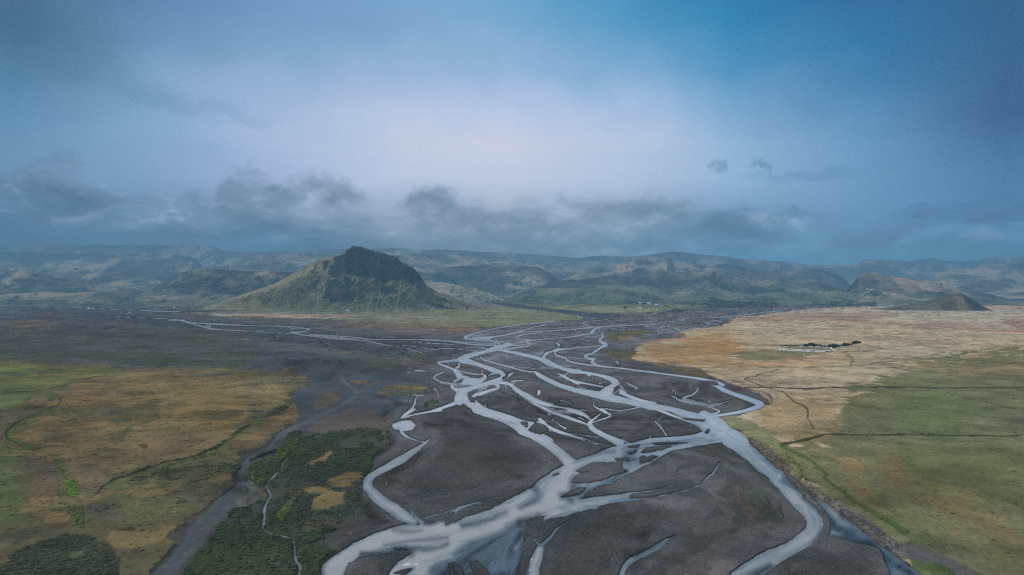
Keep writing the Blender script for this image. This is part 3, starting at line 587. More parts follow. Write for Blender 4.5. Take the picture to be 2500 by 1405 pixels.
# land cover: kind, seen colour r,g,b, soft edge (px), strength, texture class, then the outline
# texture: g gravel, v short grass, t tussocks, s scrub, r road, w wet sand
COVER = """
P g 84,104,120 3 1.0 S -400,700 1230,700 2960,700 2960,747 2100,747 1200,747 420,750 -400,752
P g 60,72,82 14 1.0 S -400,742 300,758 420,764 760,790 1000,812 1130,828 1190,858 1060,885 1040,960 960,1010 800,1030 720,1060 700,960 560,900 300,900 -400,900
P v 68,79,76 14 0.8 S -400,790 0,795 200,800 420,805 560,800 640,830 620,890 560,905 300,900 -400,905
P t 100,94,80 6 0.65 S -400,776 0,776 130,776 170,800 130,812 60,816 0,812 -400,815
P v 98,92,80 3 0.5 S 60,764 190,760 180,771 70,774
P g 72,92,116 3 0.5 S -400,744 0,744 80,762 60,774 -400,778
P v 66,86,96 8 0.6 S 100,828 230,850 220,860 60,846
P g 92,98,110 9 1.0 S 1130,828 1160,805 1290,794 1440,780 1560,775 1700,760 1900,748 2160,750 2050,757 1880,770 1780,785 1700,830 1500,860 1500,900 1200,900
P g 84,88,102 6 0.5 S 1400,790 1600,790 1480,850 1300,850
P g 60,80,102 4 0.9 S 1390,768 1520,772 1500,780 1450,784 1400,782
P v 110,118,98 3 1.0 S 420,766 640,756 900,758 1100,752 1165,743 1260,748 1340,758 1418,770 1440,777 1300,792 1200,801 1120,800 980,792 800,782 600,776
P v 112,122,98 3 0.8 S 1060,762 1160,752 1260,757 1380,768 1290,780 1100,785
P v 116,100,84 4 0.7 S 760,787 900,790 1050,795 1200,799 1160,806 1120,812 1000,812 860,800
P g 114,90,80 4 0.5 S 860,793 960,796 1150,805 1130,815 960,810
P v 168,142,128 2 0.9 S 500,768 620,767 700,769 830,772 860,777 740,779 640,776 540,772
P v 130,126,118 2 0.6 S 560,765 760,765 980,772 1120,780 1000,784 800,774
P v 172,144,132 1.5 0.9 S 1250,743 1300,744 1375,750 1360,752 1290,748
P v 100,114,94 4 1.0 S 1230,738 1300,725 1500,735 1760,735 1790,745 1690,752 1600,766 1440,768 1340,755 1260,747
P v 132,138,110 3 0.7 S 1340,752 1500,750 1620,756 1600,764 1450,764
P t 166,152,128 3 1.0 S 2960,745 2400,746 2150,748 1990,754 1890,765 1830,772 1795,778 1778,790 1760,797 1700,803 1656,812 1680,823 1640,828 1610,835 1570,842 1540,862 1552,880 1620,895 1700,900 1740,918 1790,940 1840,955 1870,980 1868,1000 1830,1008 1800,1020 1750,1025 1800,1060 1880,1120 1990,1200 2080,1280 2170,1345 2260,1420 2300,1560 2960,1560
P t 150,118,80 10 0.9 S 1545,866 1580,845 1640,832 1700,825 1760,822 1800,835 1820,855 1800,875 1860,885 1900,895 1780,903 1700,898 1600,885
P t 150,124,84 8 0.55 S 1660,815 1780,800 1800,830 1680,832
P t 148,116,100 5 0.8 S 1800,776 1900,768 2100,764 2200,770 2120,785 2300,792 2500,806 2960,812 2960,822 2500,818 2350,808 2150,796 1950,782 1820,785
P t 156,128,110 4 0.7 S 2400,748 2960,746 2960,760 2500,757 2420,755
P t 150,96,90 4 0.5 S 2440,780 2520,776 2960,780 2960,815 2480,812
P v 106,106,80 3 0.85 S 1797,864 1850,857 1900,853 2010,852 2030,862 1980,874 1900,882 1850,884 1812,876
P v 100,104,84 3 0.6 S 1930,842 2020,848 2050,858 1990,872 1900,874 1900,855
P t 170,134,96 6 0.5 S 1900,880 1990,868 2080,868 2100,890 2000,896 1900,895
P v 102,105,78 12 1.0 S 2960,855 2500,857 2410,857 2370,864 2340,874 2250,880 2180,888 2240,896 2230,908 2150,918 2140,930 2080,946 2070,955 2060,990 2040,1015 2040,1060 1950,1085 1900,1100 1925,1135 2050,1230 2180,1350 2300,1420 2300,1560 2960,1560
P t 148,128,102 10 0.7 S 2200,890 2300,900 2400,900 2500,895 2500,915 2350,920 2250,905
P t 162,140,112 4 0.85 S 2350,874 2370,865 2400,862 2426,870 2420,878
P t 150,128,88 12 0.8 S 1830,1010 1880,985 1990,985 2050,1000 2030,1060 1970,1085 1900,1085 1850,1050
P v 104,110,76 8 0.85 S 1755,1024 1800,1015 1850,1045 1900,1085 1925,1100 1960,1180 2050,1250 2000,1225 1900,1150
P v 88,95,62 16 0.8 S 2190,1078 2500,1075 2960,1070 2960,1290 2500,1265 2400,1235 2280,1195 2215,1160 2200,1120
P v 90,106,66 10 0.6 S 2200,960 2300,950 2400,1000 2350,1060 2200,1050
P t 138,116,80 6 0.65 S 1966,1107 1985,1103 2030,1112 2070,1120 2108,1150 2085,1160 2060,1150 2020,1125
P t 114,100,66 10 0.55 S 2140,1108 2185,1098 2205,1130 2220,1155 2290,1185 2390,1225 2500,1315 2600,1400 2600,1560 2500,1480 2400,1370 2330,1290 2280,1245 2200,1200 2150,1150
P t 118,104,70 10 0.6 S 2060,1140 2110,1160 2160,1220 2190,1260 2150,1255 2090,1200
P v 100,106,74 6 0.7 S 2130,1180 2200,1240 2290,1320 2260,1340 2190,1290 2120,1210
P s 66,88,48 5 0.9 S 2232,1335 2260,1322 2300,1340 2310,1360 2290,1375
P g 88,80,78 3 0.9 S 1748,1022 1800,1055 1880,1115 1925,1150 1960,1180 2080,1290 2140,1330 2200,1342 2180,1350 2100,1300 2040,1265 1990,1225 1930,1175 1850,1110 1780,1050
P g 92,90,90 3 0.8 S 1960,1175 2010,1200 2090,1240 2150,1290 2180,1335 2140,1330 2060,1270
P r 86,86,88 4 0.95 S 2172,1345 2230,1340 2300,1362 2350,1385 2440,1440 2340,1440 2290,1400 2200,1365
P s 68,92,46 3 0.9 S 2200,1362 2240,1368 2300,1395 2360,1440 2270,1440 2230,1395
P v 86,86,62 4 0.85 S 1476,812 1570,806 1600,812 1570,822 1510,832 1530,834 1515,836 1482,825
P v 118,106,84 2 0.7 S 1510,824 1545,822 1565,826 1530,834 1515,832
P v 112,104,84 2 0.7 S 1640,799 1700,794 1690,799 1645,802
P v 84,84,62 4 0.85 S 1458,856 1510,851 1550,860 1548,880 1502,876 1482,866
P v 100,92,60 4 0.7 S 1600,888 1680,900 1740,920 1730,926 1660,912 1600,895
P t 88,84,60 8 0.95 S -400,905 0,880 110,880 320,900 560,905 640,915 740,932 760,938 740,950 712,968 735,985 748,990 745,1020 700,1058 640,1090 585,1130 560,1190 500,1250 420,1330 370,1440 -400,1440
P v 88,100,64 5 0.95 S -400,880 0,885 60,892 120,905 260,900 300,905 265,920 180,932 155,948 120,955 80,961 -400,961
P v 86,96,64 5 0.9 S -400,963 70,965 60,985 50,995 20,1005 -400,1010
P t 132,112,84 5 0.55 S 70,972 110,970 125,985 90,995 60,988
P t 122,108,76 10 0.6 S 300,915 420,915 600,925 700,950 715,985 700,1000 640,990 610,1000 600,1030 560,1065 480,1100 420,1110 300,1110 330,1050 400,1010 380,960
P t 122,104,64 12 0.75 S 430,965 520,945 590,965 610,1000 560,1050 470,1050 420,1000
P t 126,112,78 8 0.55 S 160,940 260,925 400,935 430,960 330,990 200,985
P t 110,88,70 8 0.7 S 160,955 260,950 230,985 150,1000 150,970
P t 116,102,72 10 0.55 S 30,1050 130,1020 240,1030 300,1060 200,1090 120,1080 40,1085
P t 118,102,76 9 0.55 S 150,1130 250,1110 420,1090 520,1080 560,1070 520,1110 420,1130 280,1170 200,1200 160,1170
P t 112,96,76 8 0.6 S 330,1085 420,1070 540,1075 500,1105 380,1115
P t 104,90,72 8 0.6 S 560,1095 620,1050 700,1000 745,990 740,1020 690,1060 620,1110 560,1115
P t 104,84,68 6 0.6 S 620,1060 660,1040 670,1065 630,1080
P s 56,70,72 5 0.85 S 612,1005 660,1008 700,990 716,995 705,1015 660,1025 620,1028
P v 90,90,62 10 0.75 S 270,1210 320,1190 420,1180 500,1210 470,1260 400,1290 310,1290 280,1250
P v 78,90,58 6 0.9 S -400,1095 0,1095 60,1110 40,1150 60,1215 90,1260 60,1290 -400,1300
P v 90,76,66 8 0.6 S 60,1115 120,1110 150,1170 120,1210 80,1170
P t 122,100,66 4 0.7 S 75,1220 120,1210 130,1225 90,1235
P t 132,104,62 4 0.75 S 120,1255 150,1248 178,1262 175,1280 115,1282
P t 134,108,68 4 0.6 S 425,1178 450,1180 448,1205 430,1195
P s 62,72,56 8 0.75 S 390,1150 520,1130 580,1135 575,1180 520,1230 440,1240 400,1180
P s 54,68,64 4 0.7 S 320,1170 365,1168 365,1185 330,1185
P s 58,74,62 5 0.8 S 225,1240 280,1232 300,1250 250,1262
P s 54,72,58 5 0.8 S 255,1290 330,1282 370,1300 360,1312 280,1305
P v 92,84,72 4 0.6 S 240,1275 330,1265 320,1280 250,1288
P v 62,72,64 6 0.7 S 60,1290 150,1283 165,1300 90,1320 50,1345 -400,1400 -400,1350
P s 46,60,50 10 0.8 S -400,1390 20,1372 60,1335 95,1318 150,1300 210,1303 275,1320 345,1340 300,1362 310,1440 -400,1440
P v 84,92,58 5 0.6 S 260,1320 330,1310 370,1320 340,1345 280,1345
P v 80,84,60 5 0.5 S 170,1365 215,1345 220,1360 185,1372
P g 60,69,78 5 0.9 S 712,965 760,945 790,935 870,935 900,950 910,980 870,1020 760,1050 745,1040 735,1000
P g 86,78,74 8 0.7 S 790,1020 880,1000 960,1020 955,1050 860,1060 760,1060 720,1080
P v 100,86,64 6 0.6 S 760,985 830,965 840,990 780,1005
P v 86,82,62 5 0.7 S 935,945 1000,935 1045,950 1050,975 1000,970 940,955
P v 78,76,62 6 0.7 S 880,870 960,868 1050,872 1060,885 1020,895 900,890
P v 114,104,66 2.5 0.7 S 935,876 990,877 1010,881 960,880
P v 112,100,64 2.5 0.7 S 960,945 1000,944 1050,948 1040,952 970,950
P v 106,94,62 2.5 0.7 S 865,932 900,930 905,938 880,940
P v 104,92,62 2.5 0.6 S 930,955 960,965 950,968 930,962
P v 106,96,62 2 0.7 S 830,858 850,860 865,866 845,866
P v 132,116,84 1.5 0.6 S 580,829 610,829 608,832 582,833
P s 52,68,44 5 0.95 S 712,1058 780,1070 890,1052 955,1053 948,1080 900,1110 895,1150 875,1180 885,1220 860,1260 850,1290 862,1325 805,1360 780,1440 400,1440 470,1355 515,1310 560,1260 630,1236 600,1215 602,1140 630,1120 690,1100
P s 42,58,50 8 0.6 S 720,1130 880,1120 870,1180 850,1250 780,1280 700,1250 700,1180
P s 78,96,46 5 0.85 S 605,1145 640,1118 700,1100 712,1100 690,1140 650,1180 610,1175
P s 52,68,56 4 0.8 S 625,1130 680,1115 690,1125 660,1160 625,1150
P v 122,108,70 7 0.8 S 762,1240 780,1222 805,1208 824,1210 822,1222 790,1235
P v 128,104,72 4 0.75 S 770,1125 800,1110 803,1118 785,1132 750,1133
P v 118,94,66 7 0.65 S 800,1175 830,1155 880,1148 870,1165 830,1180
P v 118,100,66 4 0.6 S 740,1203 775,1197 770,1207 745,1210
P s 100,112,56 4 0.8 S 665,1265 690,1235 715,1215 700,1250 680,1275
P g 62,64,68 5 0.85 S 780,1310 840,1290 880,1240 920,1245 990,1290 900,1320 850,1345 790,1340
P v 96,82,66 3 0.5 S 625,1200 638,1198 640,1215 628,1213
P g 82,81,84 9 0.75 D 480,760 900,740 1300,690 1450,760 1500,1000 1200,1100 700,1000
P g 86,83,85 20 0.6 D 1000,1405 1300,1100 1800,1000 1700,1300 1500,1405
P w 48,52,54 2.5 0.9 D 1330,790 1380,860 1380,920 1250,945 1200,960 1260,900
P w 52,54,56 4 0.8 D 600,1270 700,1200 860,1140 850,1160 720,1210 640,1250
P w 50,52,54 3 0.8 D 830,1405 900,1250 980,1140 1000,1130 950,1230 880,1340 860,1440
P w 52,56,58 4 0.7 D 1460,390 1500,370 1560,400 1500,415
P w 54,56,56 8 0.6 D 900,830 950,920 940,1000 900,990 880,900
P w 44,48,46 4 0.9 D 500,640 700,590 900,580 1100,500 950,600 700,660 540,665
P w 48,50,50 4 0.8 D 1180,620 1240,560 1330,490 1340,520 1250,580
P w 44,46,46 4 0.9 C 360,630 400,640 440,720 470,750 540,720 640,670 720,660 780,690 750,730 650,780 560,790 500,760 480,800 520,860 500,850 440,820 430,740
P w 46,48,50 3 0.9 C 580,570 590,510 640,490 680,510 640,560
P w 48,50,52 3 0.8 C 740,595 860,570 960,560 860,605 780,615
P w 52,54,56 5 0.7 C 960,730 1050,690 1200,650 1290,630 1200,680 1050,740
P w 50,54,58 5 0.7 C 640,930 900,830 1200,735 1280,730 1150,800 900,900 700,965
P w 52,54,58 5 0.6 C -100,1260 200,1250 420,1240 340,1290 0,1340
P w 50,52,54 3 0.7 C 620,200 740,190 700,230 660,240
P w 50,52,56 3 0.6 C 430,620 540,600 470,640
P w 50,54,56 3 0.7 C 1470,60 1500,55 1520,80 1480,85
P w 54,56,58 4 0.6 D 780,60 880,60 860,130 800,200 760,150
P w 56,58,60 5 0.6 D 330,110 430,150 540,250 420,180
P t 84,70,64 6 0.6 D 1450,640 1530,640 1560,760 1700,850 1680,960 1560,880 1500,760
P s 66,72,60 7 0.6 D 1500,660 1700,650 1850,760 1880,900 1750,950 1600,830
P w 62,66,64 8 0.6 D 1440,430 1600,440 1680,520 1560,560 1420,520
P g 118,92,88 3 0.5 C 280,290 315,275 310,300
P g 98,72,62 2 0.4 G 1520,1085 1575,1050 1580,1010 1560,1080
P v 80,74,58 6 0.6 G 1880,190 1930,60 1920,190
L v 42,56,36 1.5 0.9 E 2081,245,14 1500,230,13 1000,228,14 600,225,12 380,222,14 330,235,24 180,290,34 0,340,30
L v 62,54,44 1.2 0.9 B 1700,862,8 1850,868,13 2479,875,13
L v 70,54,42 1.2 0.9 J 0,872,12 300,872,12 700,868,9
L v 52,64,44 1.5 0.9 J 700,868,12 900,868,13 1500,870,13 2479,875,13 2900,876,13
L v 88,100,76 2 0.8 J 0,660,7 300,662,7 720,655,9 900,640,12 1000,615,16 1200,605,13 1500,570,15 1800,555,9 1850,530,20 1950,500,13 2150,485,7 2479,490,6
L v 96,104,80 2 0.7 J 640,510,8 780,560,30 740,650,24
L v 110,108,84 1.5 0.7 J 620,505,7 800,498,9 980,490,14 1020,465,20 900,430,14
L v 100,104,80 2 0.6 J 1000,470,20 1080,465,10 1140,455,9
L v 130,112,90 1 0.7 J 1080,345,8 1150,325,9 1330,315,9 1410,340,9 1250,360,9 1400,400,9 1520,450,8 1600,490,10 1800,545,6
L v 134,116,92 1 0.6 J 1090,345,5 1250,362,8
L v 138,118,96 1 0.6 J 0,305,5 230,290,5 500,315,5 620,300,3
L v 138,118,96 1 0.6 J 560,255,8 780,230,7 900,240,4 1150,225,3
L v 132,112,92 1 0.6 J 1400,430,5 1560,460,9 1640,490,8 2000,490,5
L v 120,104,86 1 0.7 J 2110,415,9 2180,440,9 2340,465,5
L v 132,90,84 1 0.6 J 2360,165,16 2380,250,16 2479,270,10
L v 80,60,46 1.2 0.9 B 2060,680,11 1980,720,9 1850,745,8 1740,770,10 1800,795,9 1880,820,11 1940,855,9 2060,890,11 2130,950,13 2200,1010,15 2300,1060,17 2335,1110,19 2330,1180,17 2350,1230,13 2390,1285,10
L v 140,116,80 1 0.5 B 2080,930,3 2200,1030,3 2325,1100,4 2322,1180,4 2370,1260,3
L v 100,92,62 1 0.6 B 1400,655,5 1700,655,6 2000,660,7 2479,662,7
L v 132,110,82 1 0.5 B 1250,340,5 1500,330,5 1800,320,6 2200,310,4
L v 130,108,80 1 0.5 B 1100,390,5 1400,380,5 1700,370,6
L v 120,104,76 1 0.6 B 1500,415,4 1900,430,6 2300,440,4
L v 118,102,74 1 0.5 B 1380,660,4 1560,640,6 1800,610,8 2100,590,8 2479,560,6
L w 72,56,50 1.2 0.8 B 640,590,10 720,595,10 900,625,13 1050,655,13 1200,665,12 1320,700,12 1420,745,16 1540,790,16 1650,840,16 1800,880,16 1900,905,16 1960,950,18 1975,1000,18 1930,1040,12
L v 92,92,62 1.5 0.7 B 800,610,12 1000,660,14 1200,690,20 1350,720,14
L v 62,84,44 1.5 0.8 E 0,350,30 200,430,24 350,540,24 480,640,24 620,740,30 780,850,40 950,960,50 1100,1080,60
L v 104,108,74 1.5 0.7 E 720,400,8 760,460,12 900,620,12 1050,760,12 1300,880,12 1600,1020,12 1900,1190,12 2200,1320,12
L v 80,88,62 1 0.5 E 735,400,4 775,460,5 915,620,5 1065,760,5 1315,880,5 1615,1020,5 1915,1190,5 2200,1340,5
L v 92,98,70 1 0.5 E 730,400,8 780,340,8 900,300,8 1000,265,7
L v 66,80,44 1 0.6 E 860,815,10 1000,880,12 1100,950,8
L v 64,78,44 1 0.6 E 400,385,10 560,415,8 640,450,8 720,520,14
L v 66,80,56 1 0.5 J 1850,955,10 2050,1010,14 2250,1050,16 2420,1090,12
L v 66,80,56 1 0.5 J 2060,745,12 2200,780,10 2479,830,7
L s 44,62,38 2 0.9 F 460,-10,26 300,60,28 120,120,28 30,180,28 8,240,28 70,300,22 280,345,22 400,415,15 500,520,15 580,600,15 610,640,10
L v 72,86,50 4 0.6 F 480,0,60 300,80,50 100,160,50 40,240,50 100,300,50 300,360,60 450,440,60 560,560,60 640,640,90
L s 84,106,44 4 0.9 F 600,640,60 660,680,110 640,740,60
L s 78,98,46 5 0.8 F 560,770,110 660,800,110 690,900,80 700,1000,80
L s 40,56,40 1.5 0.9 F 2081,150,13 1950,250,36 1850,340,26 1700,390,13 1450,460,13 1250,520,15 1050,590,18 900,650,14 870,700,11 850,740,9 760,770,7
L v 74,88,48 3 0.6 F 2081,180,30 1850,370,40 1650,430,30 1450,490,30 1250,550,30 1050,630,30 930,680,30
L s 66,84,44 2 0.6 F 1850,380,7 1650,430,7 1430,500,16 1300,580,20
L s 62,82,44 3 0.7 F 1340,620,24 1400,700,30 1450,760,20
L s 66,86,48 3 0.75 F 1180,5,13 1330,45,18 1375,85,20 1290,130,22 1150,160,20 1060,220,36 1030,310,24
L s 56,72,54 2 0.5 F 900,130,6 1130,145,8
L s 48,66,54 3 0.75 F 330,270,20 430,250,40 560,240,34
L s 48,66,54 3 0.7 F 500,120,16 640,100,20
L s 48,66,54 3 0.7 F 1050,120,20 1110,110,20
L s 60,48,50 3 0.6 F 1150,320,14 1240,330,36
L s 48,66,54 2.5 0.7 F 1330,255,12 1390,255,12
L s 48,66,54 2.5 0.7 F 1720,145,18 1790,135,16
L s 44,62,46 2.5 0.7 F 1240,700,12 1330,690,12
L v 92,80,64 2 0.6 G 560,300,5 800,180,5
L v 88,104,52 2 0.7 H 640,770,8 740,720,8 1060,670,9 1230,605,8
L s 42,60,38 1.2 0.85 H 0,832,10 340,832,11 480,800,13 640,770,13 740,720,13 900,690,10 1060,665,10 1180,625,10 1240,603,10
L s 60,78,48 1.5 0.7 H 290,840,9 280,880,9 200,930,7
L s 60,80,46 2 0.7 H 450,845,13 580,865,20 650,910,26 620,950,20 540,985,16 430,1030,14
L s 50,66,56 2 0.7 H 740,740,12 900,735,26 1100,725,24
L s 50,66,56 2 0.7 H 1190,830,12 1300,840,24 1500,830,34
L s 50,66,56 2 0.7 H 250,970,22 430,975,16
L s 54,70,56 2 0.6 H 1700,660,14 1800,670,13
L s 48,66,50 2 0.7 H 2040,1165,12 2150,1160,13
L s 52,68,52 2 0.6 H 1780,990,9 1850,990,9
L v 66,80,76 1.2 0.7 H 0,90,5 600,70,5 1160,50,7 1500,40,9 1800,15,13 2100,5,14 2479,-2,9
L v 60,80,78 1 0.8 N 780,592,5 1200,565,7 1450,553,8 1700,556,5
L v 110,90,70 1 0.5 I 430,580,6 800,650,7 1000,690,9 1120,720,9
L g 58,74,90 2 0.9 O 1080,490,13 1200,515,14 1400,540,18 1600,560,22 1750,582,34 1900,595,34 2000,600,10
L v 92,100,78 0.8 0.8 O 670,614,5 950,540,5
L v 84,92,66 0.8 0.85 O 1085,607,5 1150,570,5
L v 104,108,82 0.8 0.6 O 400,606,3 900,612,4 1500,610,3
L v 104,108,82 0.8 0.6 O 1340,565,2 1500,610,3
L v 100,104,80 0.8 0.6 O 900,570,2 1300,568,2 1620,578,2
L v 136,134,116 0.8 0.7 O 0,560,5 500,552,5 800,556,4
L v 96,88,76 0.8 0.7 O 600,610,2 620,622,3
L r 68,75,81 4 0.95 G 1180,130,20 1050,200,36 950,280,46 850,350,54 720,410,58 660,470,60 645,560,68 640,650,78 600,740,110 500,830,120 400,930,130 280,1060,130 150,1200,130 50,1320,130 -60,1440,140
L g 92,94,96 6 0.7 G 700,640,60 750,740,110 620,830,60
L r 60,68,76 3 0.5 G 630,560,20 620,650,24 560,770,30 400,900,34 250,1060,34 100,1220,34 -40,1400,34
L r 78,84,92 3 0.7 I 1400,690,26 1520,780,34 1570,840,36 1500,920,34 1350,1000,34 1200,1070,40 1050,1130,44 900,1210,50 700,1350,56 600,1420,60
L r 60,64,70 1.2 0.6 I 1500,775,6 1550,840,7 1480,920,7
L r 60,64,70 1.2 0.6 I 1530,775,6 1580,840,7 1500,930,7 1300,1030,6
L r 84,86,92 3 0.5 I 1300,620,20 1420,720,20 1500,780,14
L r 84,80,76 2 0.6 I 1680,900,8 1760,930,9 1900,860,8
L v 96,80,62 2 0.5 I 1600,790,9 1700,740,12 1830,715,9
L s 44,60,36 1.5 0.85 G 700,440,10 850,385,13 1000,340,13 1100,320,13 1300,235,11
L s 76,96,44 4 0.7 G 950,360,40 1060,330,40 1150,280,30
L s 38,52,34 1.5 0.85 G 1150,300,10 1050,400,10 1000,450,13 940,550,16 860,620,14 820,640,9
L s 36,50,40 2 0.6 G 1000,530,9 1150,460,9 1300,350,9 1400,330,7
L s 36,50,40 3 0.5 G 1000,750,16 1200,640,12 1500,500,10 1740,400,10
L s 36,50,40 3 0.5 G 1050,960,16 1300,900,14 1600,780,12
L w 40,42,44 1.5 0.8 I 1890,1090,9 1880,1190,10 1875,1240,8
L w 44,48,50 1.5 0.8 I 2140,900,8 2040,990,12 1980,1040,12
L v 66,56,50 1.5 0.8 G 1390,200,6 1550,208,8 1700,205,8
L s 62,78,44 2 0.8 I 2200,970,13 2270,940,24 2360,930,13
L v 86,80,54 2 0.6 I 1640,720,10 1580,780,10
"""

# ---------------------------------------------------------------- helpers for the objects
def tag(o, label=None, cat=None, group=None, kind=None):
    if label: o["label"] = label
    if cat: o["category"] = cat
    if group: o["group"] = group
    if kind: o["kind"] = kind
    return o
def link_mesh(name, V, Fc, mat, parent=None, smooth=True, attrs=None):
    me = bpy.data.meshes.new(name); V = np.asarray(V, np.float32); Fc = np.asarray(Fc)
    if isinstance(Fc, np.ndarray) and Fc.ndim == 2:
        k = Fc.shape[1]; me.vertices.add(len(V)); me.vertices.foreach_set("co", V.ravel())
        me.loops.add(Fc.size); me.loops.foreach_set("vertex_index", Fc.ravel().astype(np.int32))
        me.polygons.add(len(Fc)); me.polygons.foreach_set("loop_start", np.arange(0, Fc.size, k, dtype=np.int32))
        me.polygons.foreach_set("loop_total", np.full(len(Fc), k, np.int32))
        me.update(calc_edges=True); me.validate()
        me.polygons.foreach_set("use_smooth", np.full(len(me.polygons), smooth, bool))
    me.materials.append(mat)
    for n, a in (attrs or {}).items():
        a = np.asarray(a, np.float32)
        if a.ndim == 2:
            at = me.attributes.new(n, 'FLOAT_COLOR', 'POINT'); b = np.ones((len(a), 4), np.float32); b[:, :3] = a; at.data.foreach_set("color", b.ravel())
        else:
            at = me.attributes.new(n, 'FLOAT', 'POINT'); at.data.foreach_set("value", a.ravel())
    o = bpy.data.objects.new(name, me); C.objects.link(o)
    if parent: o.parent = parent
    return o
def grid_faces(nr, nc):
    i = np.arange(nr * nc).reshape(nr, nc)
    return np.stack([i[:-1, :-1], i[:-1, 1:], i[1:, 1:], i[1:, :-1]], -1).reshape(-1, 4)
def unhaze(seen_lin, dist):
    """real albedo of something seen as seen_lin at that distance through the haze"""
    T = np.exp(-SIGMA * dist)[..., None]
    a = (seen_lin - np.array(HAZE_SEEN) * (1 - T)) / T
    a = a / (GAIN * np.array(TINT)); m = a.mean(-1, keepdims=True)
    return np.clip(m + (a - m) * (0.95 - 0.38 * sm(dist, 1200, 3200))[..., None], np.maximum(0.22 * m, 0.01), 0.85)
def ground_at(px, py): 
    Y = CAMH * FPX / (py - CY); return (px - CX) * Y / FPX, Y
def px_at(x, y, z=0): return CX + x * FPX / y, CY + (CAMH - z) * FPX / y
TINT = (1.0, 1.0, 1.0)

def mat_new(name):
    m = bpy.data.materials.new(name); m.use_nodes = True; t = NT(m.node_tree); t.n.clear()
    out = t.new("ShaderNodeOutputMaterial"); return m, t, out
def principled(t, out, color, rough=0.9, spec=0.3, normal=None, **kw):
    p = t.new("ShaderNodeBsdfPrincipled"); t.put(p.inputs["Base Color"], color); t.put(p.inputs["Roughness"], rough)
    t.put(p.inputs["Specular IOR Level"], spec)
    if normal is not None: t.put(p.inputs["Normal"], normal)
    for k, v in kw.items(): t.put(p.inputs[k], v)
    if out: t.l.new(p.outputs[0], out.inputs[0])
    return p
def bump(t, h, strength, dist):
    b = t.new("ShaderNodeBump"); b.inputs["Strength"].default_value = strength; b.inputs["Distance"].default_value = dist
    t.put(b.inputs["Height"], h); return b.outputs[0]
def attr(t, n): 
    a = t.new("ShaderNodeAttribute"); a.attribute_name = n; return a
def plain(name, col, rough=0.8, nscale=None, amount=0.25):
    m, t, out = mat_new(name); g = t.new("ShaderNodeNewGeometry")
    c = col
    if nscale:
        n = t.noise(g.outputs["Position"], nscale, 4); c = t.mix(1.0, (*col, 1), t.ramp(n, [(0.25, (1 - amount,) * 3), (0.75, (1 + amount,) * 3)]), 'MULTIPLY')
    principled(t, out, c, rough); return m

# ground: real colour of each land cover in the "cover" attribute, fine grain from noise in metres
def ground_material(name, hill=False):
    m, t, out = mat_new(name)
    pos = t.new("ShaderNodeNewGeometry").outputs["Position"]
    col = attr(t, "cover").outputs["Color"]; veg = attr(t, "veg").outputs["Fac"]; scr = attr(t, "scrub").outputs["Fac"]; wet = attr(t, "wet").outputs["Fac"]
    n1 = t.noise(pos, 1.6, 3, 0.7); n2 = t.noise(pos, 0.35, 4, 0.6); n3 = t.noise(pos, 0.045, 4, 0.6)
    # cobbles: pale stones scattered through dark gravel
    sp = t.sstep(t.noise(pos, 2.2, 2, 0.9), 0.56, 0.74)
    k = t.math('ADD', t.math('MULTIPLY', t.math('SUBTRACT', n1, 0.5), 1.1), t.math('MULTIPLY', t.math('SUBTRACT', n2, 0.5), 1.0))
    k = t.math('ADD', k, t.math('MULTIPLY', t.math('SUBTRACT', n3, 0.5), 0.7))
    f = t.math('ADD', 1.0, k)
    c = t.vmath('SCALE', col, scale=t.math('MAXIMUM', f, 0.25))
    c = t.mix(t.math('MULTIPLY', t.math('MULTIPLY', sp, t.math('SUBTRACT', 1.0, t.math('MAXIMUM', veg, wet))), 0.42 if not hill else 0.0), c, (0.34, 0.33, 0.34))
    # hue drift inside the vegetation
    hn = t.noise(pos, 0.02, 5, 0.65)
    c = t.mix(t.math('MULTIPLY', veg, t.sstep(hn, 0.45, 0.7, 0, 0.45)), c, t.mix(1.0, c, (1.12, 1.0, 0.86), 'MULTIPLY'))
    c = t.mix(t.math('MULTIPLY', veg, t.sstep(hn, 0.5, 0.3, 0, 0.45)), c, t.mix(1.0, c, (0.86, 0.97, 0.92), 'MULTIPLY'))
    h = t.math('ADD', t.math('MULTIPLY', n1, t.math('MULTIPLY_ADD', veg, 0.25, 0.15)), t.math('MULTIPLY', n2, t.math('MULTIPLY_ADD', scr, 1.6, t.math('MULTIPLY_ADD', veg, 0.5, 0.25))))
    nb = bump(t, h, 0.9, 1.0)
    p = principled(t, out, c, t.math('MULTIPLY_ADD', wet, -0.35, 0.92), t.math('MULTIPLY_ADD', wet, 0.25, 0.2), nb)
    return m
